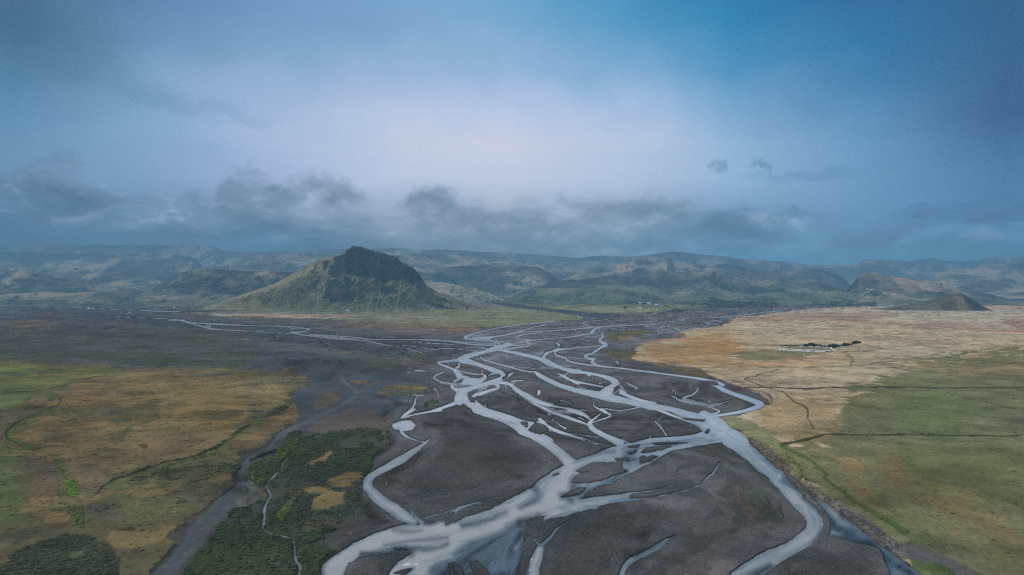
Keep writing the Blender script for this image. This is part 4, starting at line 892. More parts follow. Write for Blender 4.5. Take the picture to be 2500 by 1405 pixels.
def water_material():
    m, t, out = mat_new("glacial_water")
    pos = t.new("ShaderNodeNewGeometry").outputs["Position"]
    deep = attr(t, "deep").outputs["Fac"]; silt = attr(t, "silt").outputs["Fac"]
    n = t.noise(pos, 0.9, 3, 0.6); n2 = t.noise(pos, 0.12, 4, 0.6)
    wide = attr(t, "wide").outputs["Fac"]; foam = attr(t, "foam").outputs["Fac"]
    thin = t.mix(silt, (0.58, 0.65, 0.74), (0.70, 0.75, 0.80))  # pale base colour paints the sky's reflection onto thin channels
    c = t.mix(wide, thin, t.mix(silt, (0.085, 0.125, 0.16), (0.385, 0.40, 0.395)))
    c = t.mix(foam, c, (0.75, 0.77, 0.78))
    c = t.vmath('SCALE', c, scale=t.math('MULTIPLY_ADD', n2, 0.5, 0.75))
    nb = bump(t, t.math('ADD', n, t.math('MULTIPLY', n2, 0.6)), 0.35, 0.3)
    p = principled(t, None, c, 0.12, 0.5, nb); p.inputs["IOR"].default_value = 1.33
    tr = t.new("ShaderNodeBsdfTransparent"); tr.inputs[0].default_value = (0.72, 0.8, 0.84, 1)
    fr = t.new("ShaderNodeFresnel"); fr.inputs[0].default_value = 1.33; t.put(fr.inputs["Normal"], nb)
    mx = t.new("ShaderNodeMixShader"); t.put(mx.inputs[0], t.math('MAXIMUM', t.math('MULTIPLY_ADD', deep, 0.78, 0.2), fr.outputs[0]))
    t.l.new(tr.outputs[0], mx.inputs[1]); t.l.new(p.outputs[0], mx.inputs[2]); t.l.new(mx.outputs[0], out.inputs[0])
    return m

# ---------------------------------------------------------------- the plain
STEP = 1.4
def build_plain():
    core_x = np.arange(-120, 2620 + 0.1, STEP); left = -120 - np.cumsum(np.geomspace(3, 260, 40))[::-1]; right = 2620 + np.cumsum(np.geomspace(3, 260, 40))
    gx = np.concatenate([left, core_x, right])
    core_y = np.arange(718, 1450, STEP); near = 1450 + np.cumsum(np.geomspace(3, 900, 26))
    gy = np.concatenate([core_y, near])[::-1]
    PX, PY = np.meshgrid(gx, gy); Y = CAMH * FPX / (PY - CY); X = (PX - CX) * Y / FPX
    # ragged natural edges: the traced plan is shifted by noise measured in metres on the ground
    far = np.clip(Y / 900, 0.6, 6)
    wxm = (fbm(X, Y, 14, 3, seed=1) - 0.5) * 5 + (fbm(X, Y, 70, 3, seed=2) - 0.5) * 12
    wym = (fbm(X, Y, 14, 3, seed=3) - 0.5) * 5 + (fbm(X, Y, 70, 3, seed=4) - 0.5) * 12
    sx = np.clip(FPX / Y, 0, 5.5); sy = np.clip(CAMH * FPX / Y ** 2, 0, 2.2)
    cxp = np.clip(PX, -250, 2750); cyp = np.clip(PY, 715, 1500)
    dxp = np.clip(wxm * sx, -5, 5); dyp = np.clip(wym * sy, -3, 3)
    WXl, WYl = cxp + dxp * 1.6, cyp + dyp * 1.6
    WXw, WYw = cxp + dxp * 0.42, cyp + dyp * 0.42
    land = Sheet(gx, gy, WXl, WYl); wat = Sheet(gx, gy, WXw, WYw)
    # water
    sd = np.full(PX.shape, 60.0, np.float32); DC = np.full(PX.shape, 1e5); WD = np.zeros(PX.shape); U = X * 0.7 + Y * 0.7; Vv = Y * 0.7 - X * 0.7
    for ln in GUIDES.strip().splitlines(): wat.flow(DC, U, Vv, pts(ln), X, Y, 60)
    for ln in WATER.strip().splitlines():
        P = pts(ln)
        if len(P) > 1: wat.stroke(sd, P, 50, WD); wat.flow(DC, U, Vv, P, X, Y)
    for ln in WATER_POLY.strip().splitlines():
        (js, is_), D = wat.poly(pts(ln), 14)
        if D is not None: sd[js, is_] = np.minimum(sd[js, is_], D); WD[js, is_] = np.where(D < 0, 60, WD[js, is_])
    for ln in ISLANDS.strip().splitlines():
        (js, is_), D = wat.poly(pts(ln), 14)
        if D is not None: sd[js, is_] = np.maximum(sd[js, is_], -D)
    sd = sd + 0.17 * np.clip(WD, 0, 6) + (fbm(X, Y, 5.5, 3, 0.6, seed=6) - 0.5) * 4.5 * sm(PY, 950, 1250) + (fbm(X, Y, 1.8, 2, 0.6, seed=7) - 0.5) * 2.0 * sm(PY, 1100, 1400)
    # fine threads of water spread over the upstream flats
    thr = ridged(X + 30 * (fbm(X, Y, 120, 3, seed=17) - 0.5), (Y + 60 * (fbm(X, Y, 200, 3, seed=18) - 0.5)) * 0.30, 42, 2, 0.45, seed=19)
    reg = sm(fbm(X, Y, 170, 3, seed=10), 0.44, 0.56) * sm(-PY, -1010, -930) * sm(PY, 768, 790)
    area, Da = wat.poly(np.array([[1180,805],[1290,792],[1430,778],[1700,768],[1760,790],[1640,815],[1500,830],[1480,900],[1600,930],[1800,950],[1780,1000],[1600,1010],[1400,980],[1250,960],[1150,920],[1080,880],[1200,850]], float), 5)
    inr = np.zeros(PX.shape); inr[area] = sm(-Da, 0, 8)
    sd = np.minimum(sd, np.where(reg * inr > 0.25, (0.885 - thr) * 26, 60)); WD = np.where((sd < 0) & (WD < 1), 3, WD)
    sh = np.full(PX.shape, 60.0, np.float32)
    for ln in SHALLOW.strip().splitlines():
        P = pts(ln)
        if len(P) > 1 and P[:, 2].max() > 0: land.stroke(sh, P, 40)
    # cover
    seen = np.zeros(PX.shape + (3,), np.float32); seen[:] = s2l((60, 63, 65))
    tt = sm(Y, 380, 1000)[..., None]; seen = seen * (1 - tt) + tt * np.array(s2l((84, 85, 93)))
    k = fbm(X, Y, 120, 4, seed=5)[..., None]
    seen = seen * (0.8 + 0.4 * k)
    veg = np.zeros(PX.shape, np.float32); scr = veg.copy(); wet = veg.copy(); gra = veg.copy()
    edge_n = fbm(X, Y, 9, 3, seed=8) - 0.5; edge_m = fbm(X, Y, 45, 3, seed=9) - 0.5
    for ln in COVER.strip().splitlines():
        typ, tx, col, soft, amt, rest = ln.split(None, 5); soft = float(soft); amt = float(amt); c = np.array(s2l([float(v) for v in col.split(',')]))
        if typ == 'P': (js, is_), D = land.poly(pts(rest), 40)
        else:
            P = pts(rest); js, is_ = land.box(P[:, 0].min(), P[:, 0].max(), P[:, 1].min(), P[:, 1].max(), 50)
            F = np.full(PX.shape, 99.0, np.float32); land.stroke(F, P, 3 * soft + 4); D = F[js, is_]; del F
        if D is None: continue
        if typ == 'P' and tx in 'vt' and soft >= 6: soft *= 1.7
        e = edge_n[js, is_] * soft * (3.0 if typ == 'P' else 1.2) + edge_m[js, is_] * (soft * (2.6 if typ == 'P' else 0.8) + (26 if tx == 's' and typ == 'P' and soft >= 4.5 else 0))
        a = sm(-(D + e), -soft * 0.55, soft * 0.55) * amt
        if tx == 's': a = a * (0.35 + 0.65 * sm(edge_m[js, is_] * 1.2 + 0.8 * edge_n[js, is_], -0.26, -0.02))
        if tx == 't': a = a * (0.55 + 0.45 * sm(edge_n[js, is_] + 0.6 * edge_m[js, is_], -0.3, 0.05))
        seen[js, is_] = seen[js, is_] * (1 - a[..., None]) + c * a[..., None]
        for ch, arr in (('vts', veg), ('s', scr), ('w', wet)):
            arr[js, is_] = arr[js, is_] * (1 - a) + a * (tx in ch)
    # mottling of the ground cover, in metres
    big = fbm(X, Y, 60, 5, 0.6, seed=11); med = fbm(X, Y, 16, 4, 0.6, seed=12)
    tone = 1 + veg * ((big - 0.5) * 0.9 + (med - 0.5) * 0.8) + (1 - veg) * ((big - 0.5) * 0.95 + (med - 0.5) * 0.5)
    seen = seen * np.clip(tone, 0.45, 1.6)[..., None]
    hue = (fbm(X, Y, 90, 4, seed=13) - 0.5) * veg
    seen[..., 0] *= 1 + 0.22 * hue; seen[..., 2] *= 1 - 0.25 * hue
    # old dry channels braided over the gravel
    onbar = (1 - veg)
    old = ridged(X + 25 * (fbm(X, Y, 90, 2, seed=21) - 0.5), Y * 0.55, 70, 3, 0.5, seed=20)
    oldc = sm(old, 0.62, 0.86) * onbar
    wet = np.clip(wet + 0.5 * oldc * sm(fbm(X, Y, 150, 2, seed=22), 0.45, 0.6), 0, 1)
    seen *= (1 - 0.28 * oldc)[..., None]
    # clumps of darker heath and sedge through the drier ground
    dk = sm(fbm(X, Y * 1.2, 38, 5, 0.6, seed=14), 0.50, 0.58) * sm(fbm(X, Y, 260, 3, seed=15), 0.34, 0.52) * veg * sm(-cxp, -1000, -800) * 0.72
    seen = seen * (1 - dk[..., None]) + np.array(s2l((56, 68, 52))) * dk[..., None] * np.clip(1, 0, 1)
    pl = sm(fbm(X, Y * 1.3, 30, 4, 0.6, seed=16), 0.56, 0.66) * veg * sm(-cxp, -1000, -800) * sm(PY, 870, 950) * (1 - scr) * 0.4
    seen = seen * (1 - pl[..., None]) + np.array(s2l((142, 118, 78))) * pl[..., None]
    # scroll bars: ribs of silt and cobble left parallel to the shores
    wdm = sd * (Y / FPX); onbar = onbar * sm(-sd, -56, -30); ww = wdm + 7 * (fbm(X, Y, 40, 3, seed=24) - 0.5)
    band = fbm(ww, fbm(X, Y, 160, 2, seed=25) * 260, 7.5, 4, 0.6, seed=26); band2 = fbm(ww * 1.0, (X + Y) * 0.06, 2.2, 3, 0.6, seed=27)
    seen *= np.clip(1 + onbar * sm(sd, 0, 3) * ((band - 0.5) * 2.0 + (band2 - 0.5) * 0.7 * sm(-Y, -900, -400)), 0.5, 1.5)[..., None]
    scour = sm(ridged(ww * 1.3, (X * 0.6 + Y * 0.4) * 0.16, 17, 3, 0.5, seed=28), 0.66, 0.86) * onbar * sm(fbm(X, Y, 80, 2, seed=29), 0.42, 0.6)
    seen *= (1 - 0.52 * scour)[..., None]
    fan = sm(fbm(ww, (X + Y) * 0.2, 34, 4, 0.6, seed=33), 0.53, 0.66) * onbar * 0.45
    seen = seen * (1 - fan[..., None]) + np.array(s2l((98, 99, 102))) * fan[..., None]
    wetp = sm(fbm(X, Y * 0.8, 46, 4, 0.55, seed=34), 0.60, 0.68) * onbar * 0.6
    seen = seen * (1 - wetp[..., None]) + np.array(s2l((42, 47, 49))) * wetp[..., None]; wet = np.clip(wet + wetp, 0, 1)
    # wet margin along the water, with the cut banks' shadow line painted in
    damp_shade = sm(-sd, -3.5, -0.3) * (1 - veg) * (0.15 + 0.45 * sm(fbm(X, Y, 35, 2, seed=35), 0.4, 0.6)); seen *= (1 - damp_shade)[..., None]
    below = sm(-sd, -0.5, 1.5)
    seen[below > 0.5] *= 0.8
    dist = np.sqrt(X ** 2 + Y ** 2 + CAMH ** 2)
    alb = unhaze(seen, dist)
    # relief
    wd = sd * (Y / FPX)                                     # distance from the water in metres (across the view)
    z = -0.55 + 0.85 * sm(sd, -0.9, 0.9) + 0.5 * sm(wd, 0, 25) + (med - 0.5) * 0.8 * sm(wd, 0, 8) - 0.5 * oldc * sm(wd, 1, 6) - 0.45 * scour + (band - 0.5) * 0.9 * onbar * sm(wd, 0, 4)
    land_terr = sm(veg, 0.3, 0.8) * sm(sd, 2, 6); z += land_terr * (0.7 + (big - 0.5) * 1.6)
    tus = fbm(X, Y, 3.2, 2, 0.7, seed=30); z += veg * (tus - 0.5) * 0.35 * (Y < 1500) * sm(wd, 0, 4)
    z += scr * sm(fbm(X, Y, 5.5, 2, 0.6, seed=31), 0.42, 0.7) * 0.3 * (Y < 1800) * sm(sd, 1, 5)
    # spoil heaps of the gravel pit
    for (mx, my, w, h, a, rx) in HEAPS:
        x0, y0 = ground_at(mx, my); dx = X - x0; dy = Y - y0; ca, sa = math.cos(a), math.sin(a)
        u = (dx * ca + dy * sa) / (w * rx); v = (-dx * sa + dy * ca) / w
        q = np.sqrt(u * u + v * v) + (fbm(X, Y, 12, 2, seed=41) - 0.5) * 0.5
        z += h * np.clip(1.15 - q, 0, 1) ** 1.0 * (q < 1.2)
    # rock armour embankment along the right bank
    F = np.full(PX.shape, 99.0, np.float32)
    for ln in EMBANK.strip().splitlines(): land.stroke(F, pts(ln), 20)
    z += 1.6 * sm(-F, -3, 5) * sm(sd, 0, 4)
    z = np.where(PY < 745, z * sm(PY, 716, 742), z)
    z = np.minimum(z, np.where(below > 0.5, -0.25, 99))
    V = np.stack([X, Y, z], -1).reshape(-1, 3); nr, nc = X.shape
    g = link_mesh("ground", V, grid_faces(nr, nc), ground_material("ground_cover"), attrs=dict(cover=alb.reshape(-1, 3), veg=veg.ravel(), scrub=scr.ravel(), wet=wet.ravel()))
    tag(g, kind="structure")
    # water sheet: only where the bed lies near or below it
    m = sd < 3.0; idx = np.arange(nr * nc).reshape(nr, nc); q = m[:-1, :-1] | m[:-1, 1:] | m[1:, :-1] | m[1:, 1:]
    Fq = grid_faces(nr, nc)[q.ravel()]; used = np.unique(Fq); remap = np.full(nr * nc, -1); remap[used] = np.arange(len(used))
    stl = fbm(U, Vv * 11, 30, 4, 0.6, seed=50, rot=0.0); st2 = fbm(U, Vv * 4, 55, 3, seed=51, rot=0.0)
    si = np.full(PX.shape, 60.0, np.float32); fo = si.copy()
    for ln in SILTY.strip().splitlines(): land.stroke(si, pts(ln), 24)
    for ln in FOAM.strip().splitlines(): land.stroke(fo, pts(ln), 8)
    dpx = -sd; shal = sm(-sh, -12, 14)
    deep = np.clip(0.15 + 0.35 * sm(dpx, -0.4, 0.8) + 0.60 * sm(dpx, -0.4, 3.0 + 3 * (stl - 0.5) * (WD > 12)) - shal * (0.30 + 1.7 * (stl - 0.32)), 0.03, 1)
    silt = np.clip(0.30 + 0.55 * sm(dpx, 3, 14) * (0.6 + 0.4 * sm(st2, 0.35, 0.6)) + (stl - 0.5) * 1.3 + 0.5 * sm(-si, -14, 6), 0, 1) * (1 - 0.92 * shal)
    fd = np.full(PX.shape, 60.0, np.float32)
    for ln in FADE.strip().splitlines(): land.stroke(fd, pts(ln), 24)
    deep = deep * (1 - 0.93 * sm(-fd, -16, 4) * (0.55 + 0.9 * sm(stl, 0.3, 0.6)).clip(0, 1)).clip(0.0, 1)
    foam = sm(-fo, -3, 2) * sm(fbm(X, Y, 2.4, 2, 0.7, seed=53), 0.5, 0.62)
    wide = np.maximum(sm(WD, 6, 16) * 0.5, sm(PY, 985, 1130))  # low values upstream lean to the base colour that imitates reflected sky
    blue = sm(PX, 2030, 2080) * sm(PY, 1130, 1200) * (sd < 3)      # side pool east of the spit carries little silt
    F2 = np.full(PX.shape, 99.0, np.float32); land.stroke(F2, pts(MAINEDGE), 30); silt = silt * (1 - 0.8 * blue * sm(F2, 0, 3)) 
    Vw = np.stack([X, Y, np.zeros_like(X)], -1).reshape(-1, 3)[used]
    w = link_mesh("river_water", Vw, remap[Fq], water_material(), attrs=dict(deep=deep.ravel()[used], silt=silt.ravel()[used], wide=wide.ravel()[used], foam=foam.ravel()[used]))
    tag(w, kind="structure")
    return dict(gx=gx, gy=gy, X=X, Y=Y, z=z, veg=veg, scr=scr, sd=sd, emb=F, PX=PX, PY=PY, alb=alb)
HEAPS = [ # photo x, y of the middle, half width m, height m, turn, stretch
 (648,893,16,6,0.0,3.2),(705,893,14,5,0.1,2.2),(745,884,9,5,0,1.6),(768,889,12,7,0.2,1.6),(790,892,9,6,0,1.4),(826,890,10,6,0.2,1.4),(865,888,8,3,0,2),
 (712,914,13,6,0.1,1.5),(735,916,14,6,0,1.4),(790,920,17,7,0,1.7),(800,925,9,5,0,2),(874,914,8,4.5,0.1,1.3),(952,912,7,3.5,0,1.2),(730,880,8,4,0,1.5),(620,899,10,3,0,2.5),(690,908,9,3,0,2.0),(885,882,6,2.5,0,1.6)]
EMBANK = """
D 1340,80,30 1500,190,36 1700,340,36 1900,470,40 2081,590,40
E 0,420,40 150,540,44 300,680,50 450,790,50 620,900,54 760,1000,54 900,1110,50 1000,1190,40
"""
MAINEDGE = "E 0,560,120 60,640,130 130,720,130 200,800,140 280,880,150 310,960,160 290,1040,150 220,1110,150 130,1160,130 60,1200,130 -60,1260,160"
PL = build_plain()

# ---------------------------------------------------------------- hills: ridges at their own distances, one terrain
# crest distance m, foot distance m, relief amount, crest line in photo pixels
RIDGES = [
 (12500, 10000, 0.25, [(-300,602),(0,600),(250,598),(430,598),(520,601),(547,613),(590,616),(666,614),(727,615),(792,607),(846,609),(922,607),(973,607),(1030,611),(1088,609),(1160,614),(1268,619),(1340,625),(1412,630),(1466,624),(1538,628),(1592,621),(1646,614),(1708,621),(1773,627),(1816,634),(1906,638),(1978,648),(2050,647),(2098,644),(2107,634),(2197,636),(2219,639),(2277,630),(2320,639),(2385,637),(2428,627),(2460,632),(2486,627),(2800,630)]),
 (9800, 8200, 0.3, [(-300,618),(0,616),(200,617),(430,619),(478,630),(510,668),(530,700)]),
 (8800, 7000, 0.35, [(-300,640),(0,642),(90,640),(160,637),(205,631),(350,632),(450,631),(470,640),(492,668),(505,700)]),
 (9000, 6500, 0.35, [(520,690),(536,658),(560,642),(620,627),(700,623),(760,620),(860,622),(930,616),(990,618),(1090,622),(1180,632),(1260,640),(1350,650),(1420,658),(1500,662),(1560,690)]),
 (6800, 5200, 0.45, [(-300,662),(0,660),(60,656),(130,662),(200,668),(300,664),(380,672),(430,690),(470,705)]),
 (5600, 4300, 0.45, [(-300,676),(0,655),(30,652),(60,652),(100,664),(140,680),(190,678),(240,692),(300,686),(350,700),(420,706)]),
 (4700, 3900, 0.5, [(340,722),(370,708),(400,690),(432,671),(470,657),(510,654),(550,655),(600,658),(680,662),(713,665),(760,690),(800,720),(830,740)]),
 (4300, 3500, 0.35, [(-300,706),(0,704),(80,710),(160,716),(250,712),(330,722),(420,716),(500,724),(560,735),(640,745)]),
 (7200, 5600, 0.5, [(900,650),(960,640),(1010,645),(1060,655),(1120,650),(1180,648),(1232,653),(1279,650),(1311,652),(1340,664),(1365,684),(1400,705)]),
 (5200, 4200, 0.45, [(960,700),(1034,686),(1088,690),(1130,698),(1160,704),(1190,714),(1214,724),(1240,740)]),
 (7800, 5900, 0.5, [(1300,700),(1370,683),(1420,665),(1470,652),(1520,643),(1549,629),(1570,632),(1600,636),(1629,628),(1647,637),(1680,641),(1726,652),(1769,645),(1802,650),(1852,661),(1924,660),(1960,655),(1996,655),(2043,670),(2064,682),(2082,705)]),
 (5900, 4700, 0.5, [(1230,742),(1290,705),(1340,690),(1430,680),(1500,672),(1560,676),(1620,662),(1690,668),(1740,660),(1790,678),(1850,686),(1900,680),(1950,692),(2010,690),(2050,704),(2090,715),(2140,735)]),
 (4700, 3850, 0.35, [(1215,744),(1240,726),(1268,712),(1315,704),(1380,703),(1412,703),(1433,698),(1502,695),(1540,700),(1574,697),(1620,708),(1660,720),(1720,735),(1780,746)]),
 (4500, 3800, 0.4, [(1600,745),(1640,722),(1700,714),(1760,708),(1800,716),(1830,722),(1880,714),(1930,716),(1960,726),(2000,716),(2040,710),(2090,718),(2130,733),(2170,747)]),
 (5000, 3800, 0.4, [(2050,745),(2075,700),(2095,676),(2115,667),(2150,668),(2190,677),(2240,683),(2266,684),(2300,693),(2338,704),(2390,713),(2440,726),(2490,738),(2540,746)]),
 (8200, 5600, 0.4, [(2240,705),(2266,682),(2284,668),(2320,660),(2356,656),(2428,648),(2482,641),(2600,636),(2800,640)]),
 (4300, 3600, 0.3, [(2380,746),(2430,738),(2480,733),(2600,728),(2800,730)]),
]
def erode_noise(X, Y, wl, seed):
    a = fbm(X, Y, wl * 1.5, 3, seed=seed) - 0.5; b = fbm(X, Y, wl * 1.5, 3, seed=seed + 1) - 0.5
    return ridged(X + a * wl * 1.2, Y + b * wl * 1.2, wl, 5, 0.52, seed=seed + 2)
def hill_colours(X, Y, Z, nx, ny, nz, tan_bias, dist):
    """grass, dry grass and dark rock by steepness and soil, not by light"""
    steep = 1 - nz
    r = sm(steep + (fbm(X, Y, 90, 4, seed=61) - 0.5) * 0.28, 0.10, 0.26)
    gr = np.array([0.125, 0.140, 0.085]); tn = np.array([0.27, 0.22, 0.155]); rk = np.array([0.020, 0.032, 0.032]); sc = np.array([0.045, 0.072, 0.045])
    t = sm(fbm(X, Y, 420, 5, 0.6, seed=62) + tan_bias, 0.42, 0.60)[..., None]
    c = gr * (1 - t) + tn * t
    s = (sm(fbm(X, Y, 160, 5, 0.6, seed=63), 0.48, 0.62) * 0.75)[..., None]; c = c * (1 - s) + sc * s
    r = (r * 0.9)[..., None]; c = c * (1 - r) + rk * r
    c = c * ((0.75 + 0.5 * fbm(X, Y, 60, 3, 0.5, seed=64)) * (0.45 + 1.1 * sm(fbm(X, Y, 420, 3, 0.45, seed=65), 0.34, 0.62)))[..., None]
    return c
def normals(X, Y, Z):
    P = np.stack([X, Y, Z], -1); du = np.gradient(P, axis=1); dv = np.gradient(P, axis=0)
    n = np.cross(du, dv); n /= np.linalg.norm(n, axis=-1, keepdims=True) + 1e-9; n *= np.sign(n[..., 2:3] + 1e-9); return n
def hills_material():
    m, t, out = mat_new("hill_ground"); pos = t.new("ShaderNodeNewGeometry").outputs["Position"]
    col = attr(t, "cover").outputs["Color"]; n1 = t.noise(pos, 0.02, 6, 0.65); n2 = t.noise(pos, 0.12, 4, 0.6)
    c = t.vmath('SCALE', col, scale=t.math('ADD', t.math('MULTIPLY_ADD', n1, 0.9, 0.2), t.math('MULTIPLY', n2, 0.7)))
    principled(t, out, c, 0.95, 0.15, bump(t, t.math('ADD', t.math('MULTIPLY', n1, 16.0), t.math('MULTIPLY', n2, 3.0)), 0.8, 1.0)); return m
HILLMAT = hills_material()
def build_hills():
    gx = np.arange(-320, 2821, 2.2); gy = np.geomspace(3300, 14500, 680)
    PX, Y = np.meshgrid(gx, gy); X = (PX - CX) * Y / FPX
    Z = np.full(PX.shape, -30.0); owner = np.zeros(PX.shape)
    wob = fbm(X, Y, 900, 3, seed=70) - 0.5
    for i, (D, B, rel, line) in enumerate(RIDGES):
        lx, ly = zip(*line); cyl = np.interp(gx, lx, ly, left=760, right=760)
        cyl = cyl + ((fbm(gx, gx * 0, 40, 3, seed=80 + i) - 0.5) * 3.0 + (fbm(gx, gx * 0, 9, 3, seed=90 + i) - 0.5) * 1.6) * (0.4 if i == 0 else 1.0)
        top = (CAMH + (CY - cyl) * D / FPX)[None, :]
        Dw = D + wob * 0 ; t = (Y - B * (1 + 0.0 * wob)) / (Dw - B)
        front = np.where(t < 1, sm(t, -0.05, 1.0) * 0.55 + 0.45 * np.clip(t, 0, 1) ** 1.15, 1 - 0.30 * np.clip(t - 1, 0, 3))
        rn = erode_noise(X, Y, max(500, (D - B) * 0.55), 100 + 7 * i)
        w = np.sin(np.pi * np.clip(t, 0, 1)) ** 0.8 * (t < 1)
        zz = top * front * (1 - min(rel * 1.9, 0.85) * w * (1 - rn)) - 14 * w + (ridged(X, Y * 0.35, 120, 4, seed=300 + i) - 0.4) * 42 * w
        zz = np.where(top <= 6, -30, zz); zz = np.where(t < -0.05, -30, zz)
        Z = np.maximum(Z, zz)
    Z += (fbm(X, Y, 60, 4, 0.6, seed=71) - 0.5) * 12 * sm(Z, 0, 60)
    n = normals(X, Y, Z); dist = np.hypot(X, Y)
    tan_bias = 0.02 + 0.10 * sm(Z, 60, 260) + 0.14 * np.exp(-((PX - 640) / 160) ** 2) * (Y > 6000) + 0.12 * np.exp(-((PX - 2250) / 130) ** 2) * (Y < 6000) - 0.12 * (Y < 4700) * (PX > 1250) * (PX < 2100)
    c = hill_colours(X, Y, Z, n[..., 0], n[..., 1], n[..., 2], tan_bias, dist)
    # greener, bushy foot of the slopes
    f = (sm(Z, 70, 10) * sm(Y, 5200, 4300) * 0.7)[..., None]
    scr = (sm(fbm(X, Y, 110, 4, 0.6, seed=75), 0.47, 0.6))[..., None]
    c = c * (1 - f) + f * (np.array([0.13, 0.16, 0.075]) * (1 - 0.75 * scr))
    V = np.stack([X, Y, Z], -1).reshape(-1, 3); Fc = grid_faces(*X.shape)
    keep = (V[:, 2].reshape(-1)[Fc] > -12).any(1)
    Fc = Fc[keep]; used = np.unique(Fc); rm = np.full(len(V), -1); rm[used] = np.arange(len(used))
    h = link_mesh("hills", V[used], rm[Fc], HILLMAT, attrs=dict(cover=c.reshape(-1, 3)[used])); tag(h, kind="structure")
    return dict(gx=gx, gy=gy, Z=Z)
HL = build_hills()

# ---------------------------------------------------------------- the steep green mountain and the two small hills
def paint(cov, sheet, shape, txt, seen_dist, X, Z):
    en = fbm(X, Z, 14, 3, 0.6, seed=401) - 0.5
    for ln in txt.strip().splitlines():
        typ, _, col, soft, amt, rest = ln.split(None, 5); soft = float(soft); amt = float(amt); P = pts(rest)
        if typ == 'P': (js, is_), D = sheet.poly(P, 12)
        else:
            js, is_ = slice(None), slice(None); F = np.full(shape, 99.0, np.float32); sheet.stroke(F, P, 12); D = F
        if D is None: continue
        a = sm(-(D + en[js, is_] * (soft * 2.2 + 2)), -soft * 0.6, soft * 0.6) * amt
        c = unhaze(np.array(s2l([float(v) for v in col.split(',')])), seen_dist[js, is_])
        cov[js, is_] = cov[js, is_] * (1 - a[..., None]) + c * a[..., None]
class Cloud(Sheet):
    """the same tracing tools for a surface whose photo position is not a regular grid"""
    def __init__(s, WX, WY): s.WX, s.WY = WX, WY
    def box(s, x0, x1, y0, y1, m): return slice(None), slice(None)
def mountain(name, crest, D, B, back, reliefs, step, profile, cover, base, seed, label):
    lx, ly = zip(*crest); gx = np.arange(lx[0] - 6, lx[-1] + 6, step)
    cyl = np.interp(gx, lx, ly); top = np.maximum(CAMH + (CY - cyl) * D / FPX, 0)
    tt = np.concatenate([np.linspace(-0.04, 1.0, 250), np.linspace(1.01, 2.2, 50)])
    XW = (gx - CX) * D / FPX                                   # world x of each rib, ribs run straight back
    T, Xc = np.meshgrid(tt, XW, indexing='ij'); G = np.broadcast_to(gx, T.shape); TOP = np.broadcast_to(top, T.shape)
    wfoot = np.clip(TOP / top.max(), 0.0, 1)
    foot = D - (D - B) * (0.30 + 0.70 * wfoot ** 0.7)
    Y = np.where(T <= 1, foot + (D - foot) * T, D + (T - 1) * back)
    X = Xc * (Y / D) ** 0.0
    tcl = np.clip(T, 0, 1)
    z = TOP * np.where(T <= 1, profile(tcl, G, TOP / top.max(), X, Y), np.clip(1 - 0.85 * (T - 1), 0, 1))
    w = np.sin(np.pi * tcl) ** 0.7 * (T < 1)
    a1, wl1, a2, wl2 = reliefs
    z += w * ((erode_noise(X, Y * 0.55, wl1, seed) - 0.45) * a1 * (TOP / top.max()) + (ridged(X, Y * 0.25 + z * 0.2, wl2, 4, seed=seed + 9) - 0.45) * a2 * 0.45 + (ridged(X + 9 * (fbm(X, z, 30, 2, seed=seed + 2) - 0.5), z * 1.1 + Y * 0.5, 48, 5, 0.55, seed=seed + 8) - 0.45) * a1 * 0.42 * sm(TOP, 10, 90))
    z += (fbm(X, Y, 7, 3, seed=seed + 3) - 0.5) * 3.0 * sm(TOP, 5, 40)
    z = np.where(T < 0.02, z - 3, z)
    n = normals(X, Y, z); WX, WY = px_at(X, Y, z); dist = np.sqrt(X ** 2 + Y ** 2)
    c = np.empty(X.shape + (3,)); c[:] = unhaze(np.array(s2l(base)), dist)
    pp = sm(fbm(X, z * 1.6, 55, 5, 0.62, seed=seed + 7), 0.47, 0.60)[..., None] * 0.5; c = c * (1 - pp) + pp * np.array([0.14, 0.12, 0.075])
    k = fbm(X, z * 1.5 + Y * 0.3, 45, 5, 0.6, seed=seed + 4)[..., None]; c *= 0.72 + 0.56 * k
    paint(c, Cloud(WX, WY), X.shape, cover, dist, X, z + Y * 0.4)
    steep = 1 - n[..., 2]
    r = (sm(steep + (fbm(X, z, 30, 3, seed=seed + 5) - 0.5) * 0.2, 0.46, 0.66) * 0.7)[..., None]; c = c * (1 - r) + np.array([0.035, 0.05, 0.04]) * r
    c *= (0.7 + 0.6 * fbm(X, z * 1.3, 9, 4, 0.65, seed=seed + 6))[..., None]
    mm = c.mean(-1, keepdims=True); c = (mm + (c - mm) * 0.72) * (1.0 + (0.70 if name == 'mountain' else 0.15) * sm(mm, 0.035, 0.085)) + 0.011
    V = np.stack([X, Y, z], -1).reshape(-1, 3)
    o = link_mesh(name, V, grid_faces(*X.shape), HILLMAT, attrs=dict(cover=c.reshape(-1, 3))); tag(o, kind="structure"); return o
CREST = [(470,759),(500,749),(530,741),(558,731),(586,721),(615,712),(644,702),(673,692),(692,682),(709,672),(727,662),(745,653),(760,645),(774,637),(790,632),(817,626),(835,622),(846,618),(850,612),(854,606),(860,602),(872,601.5),(883,603),(900,609),(909,611),(912,615),(934,617),(940,620),(947,623),(962,625),(970,627),(975,634),(981,640),(986,644),(991,642),(998,647),(1006,652),(1013,659),(1023,666),(1029,676),(1034,688),(1042,697),(1063,711),(1085,720),(1106,728),(1142,741),(1171,747),(1200,756)]
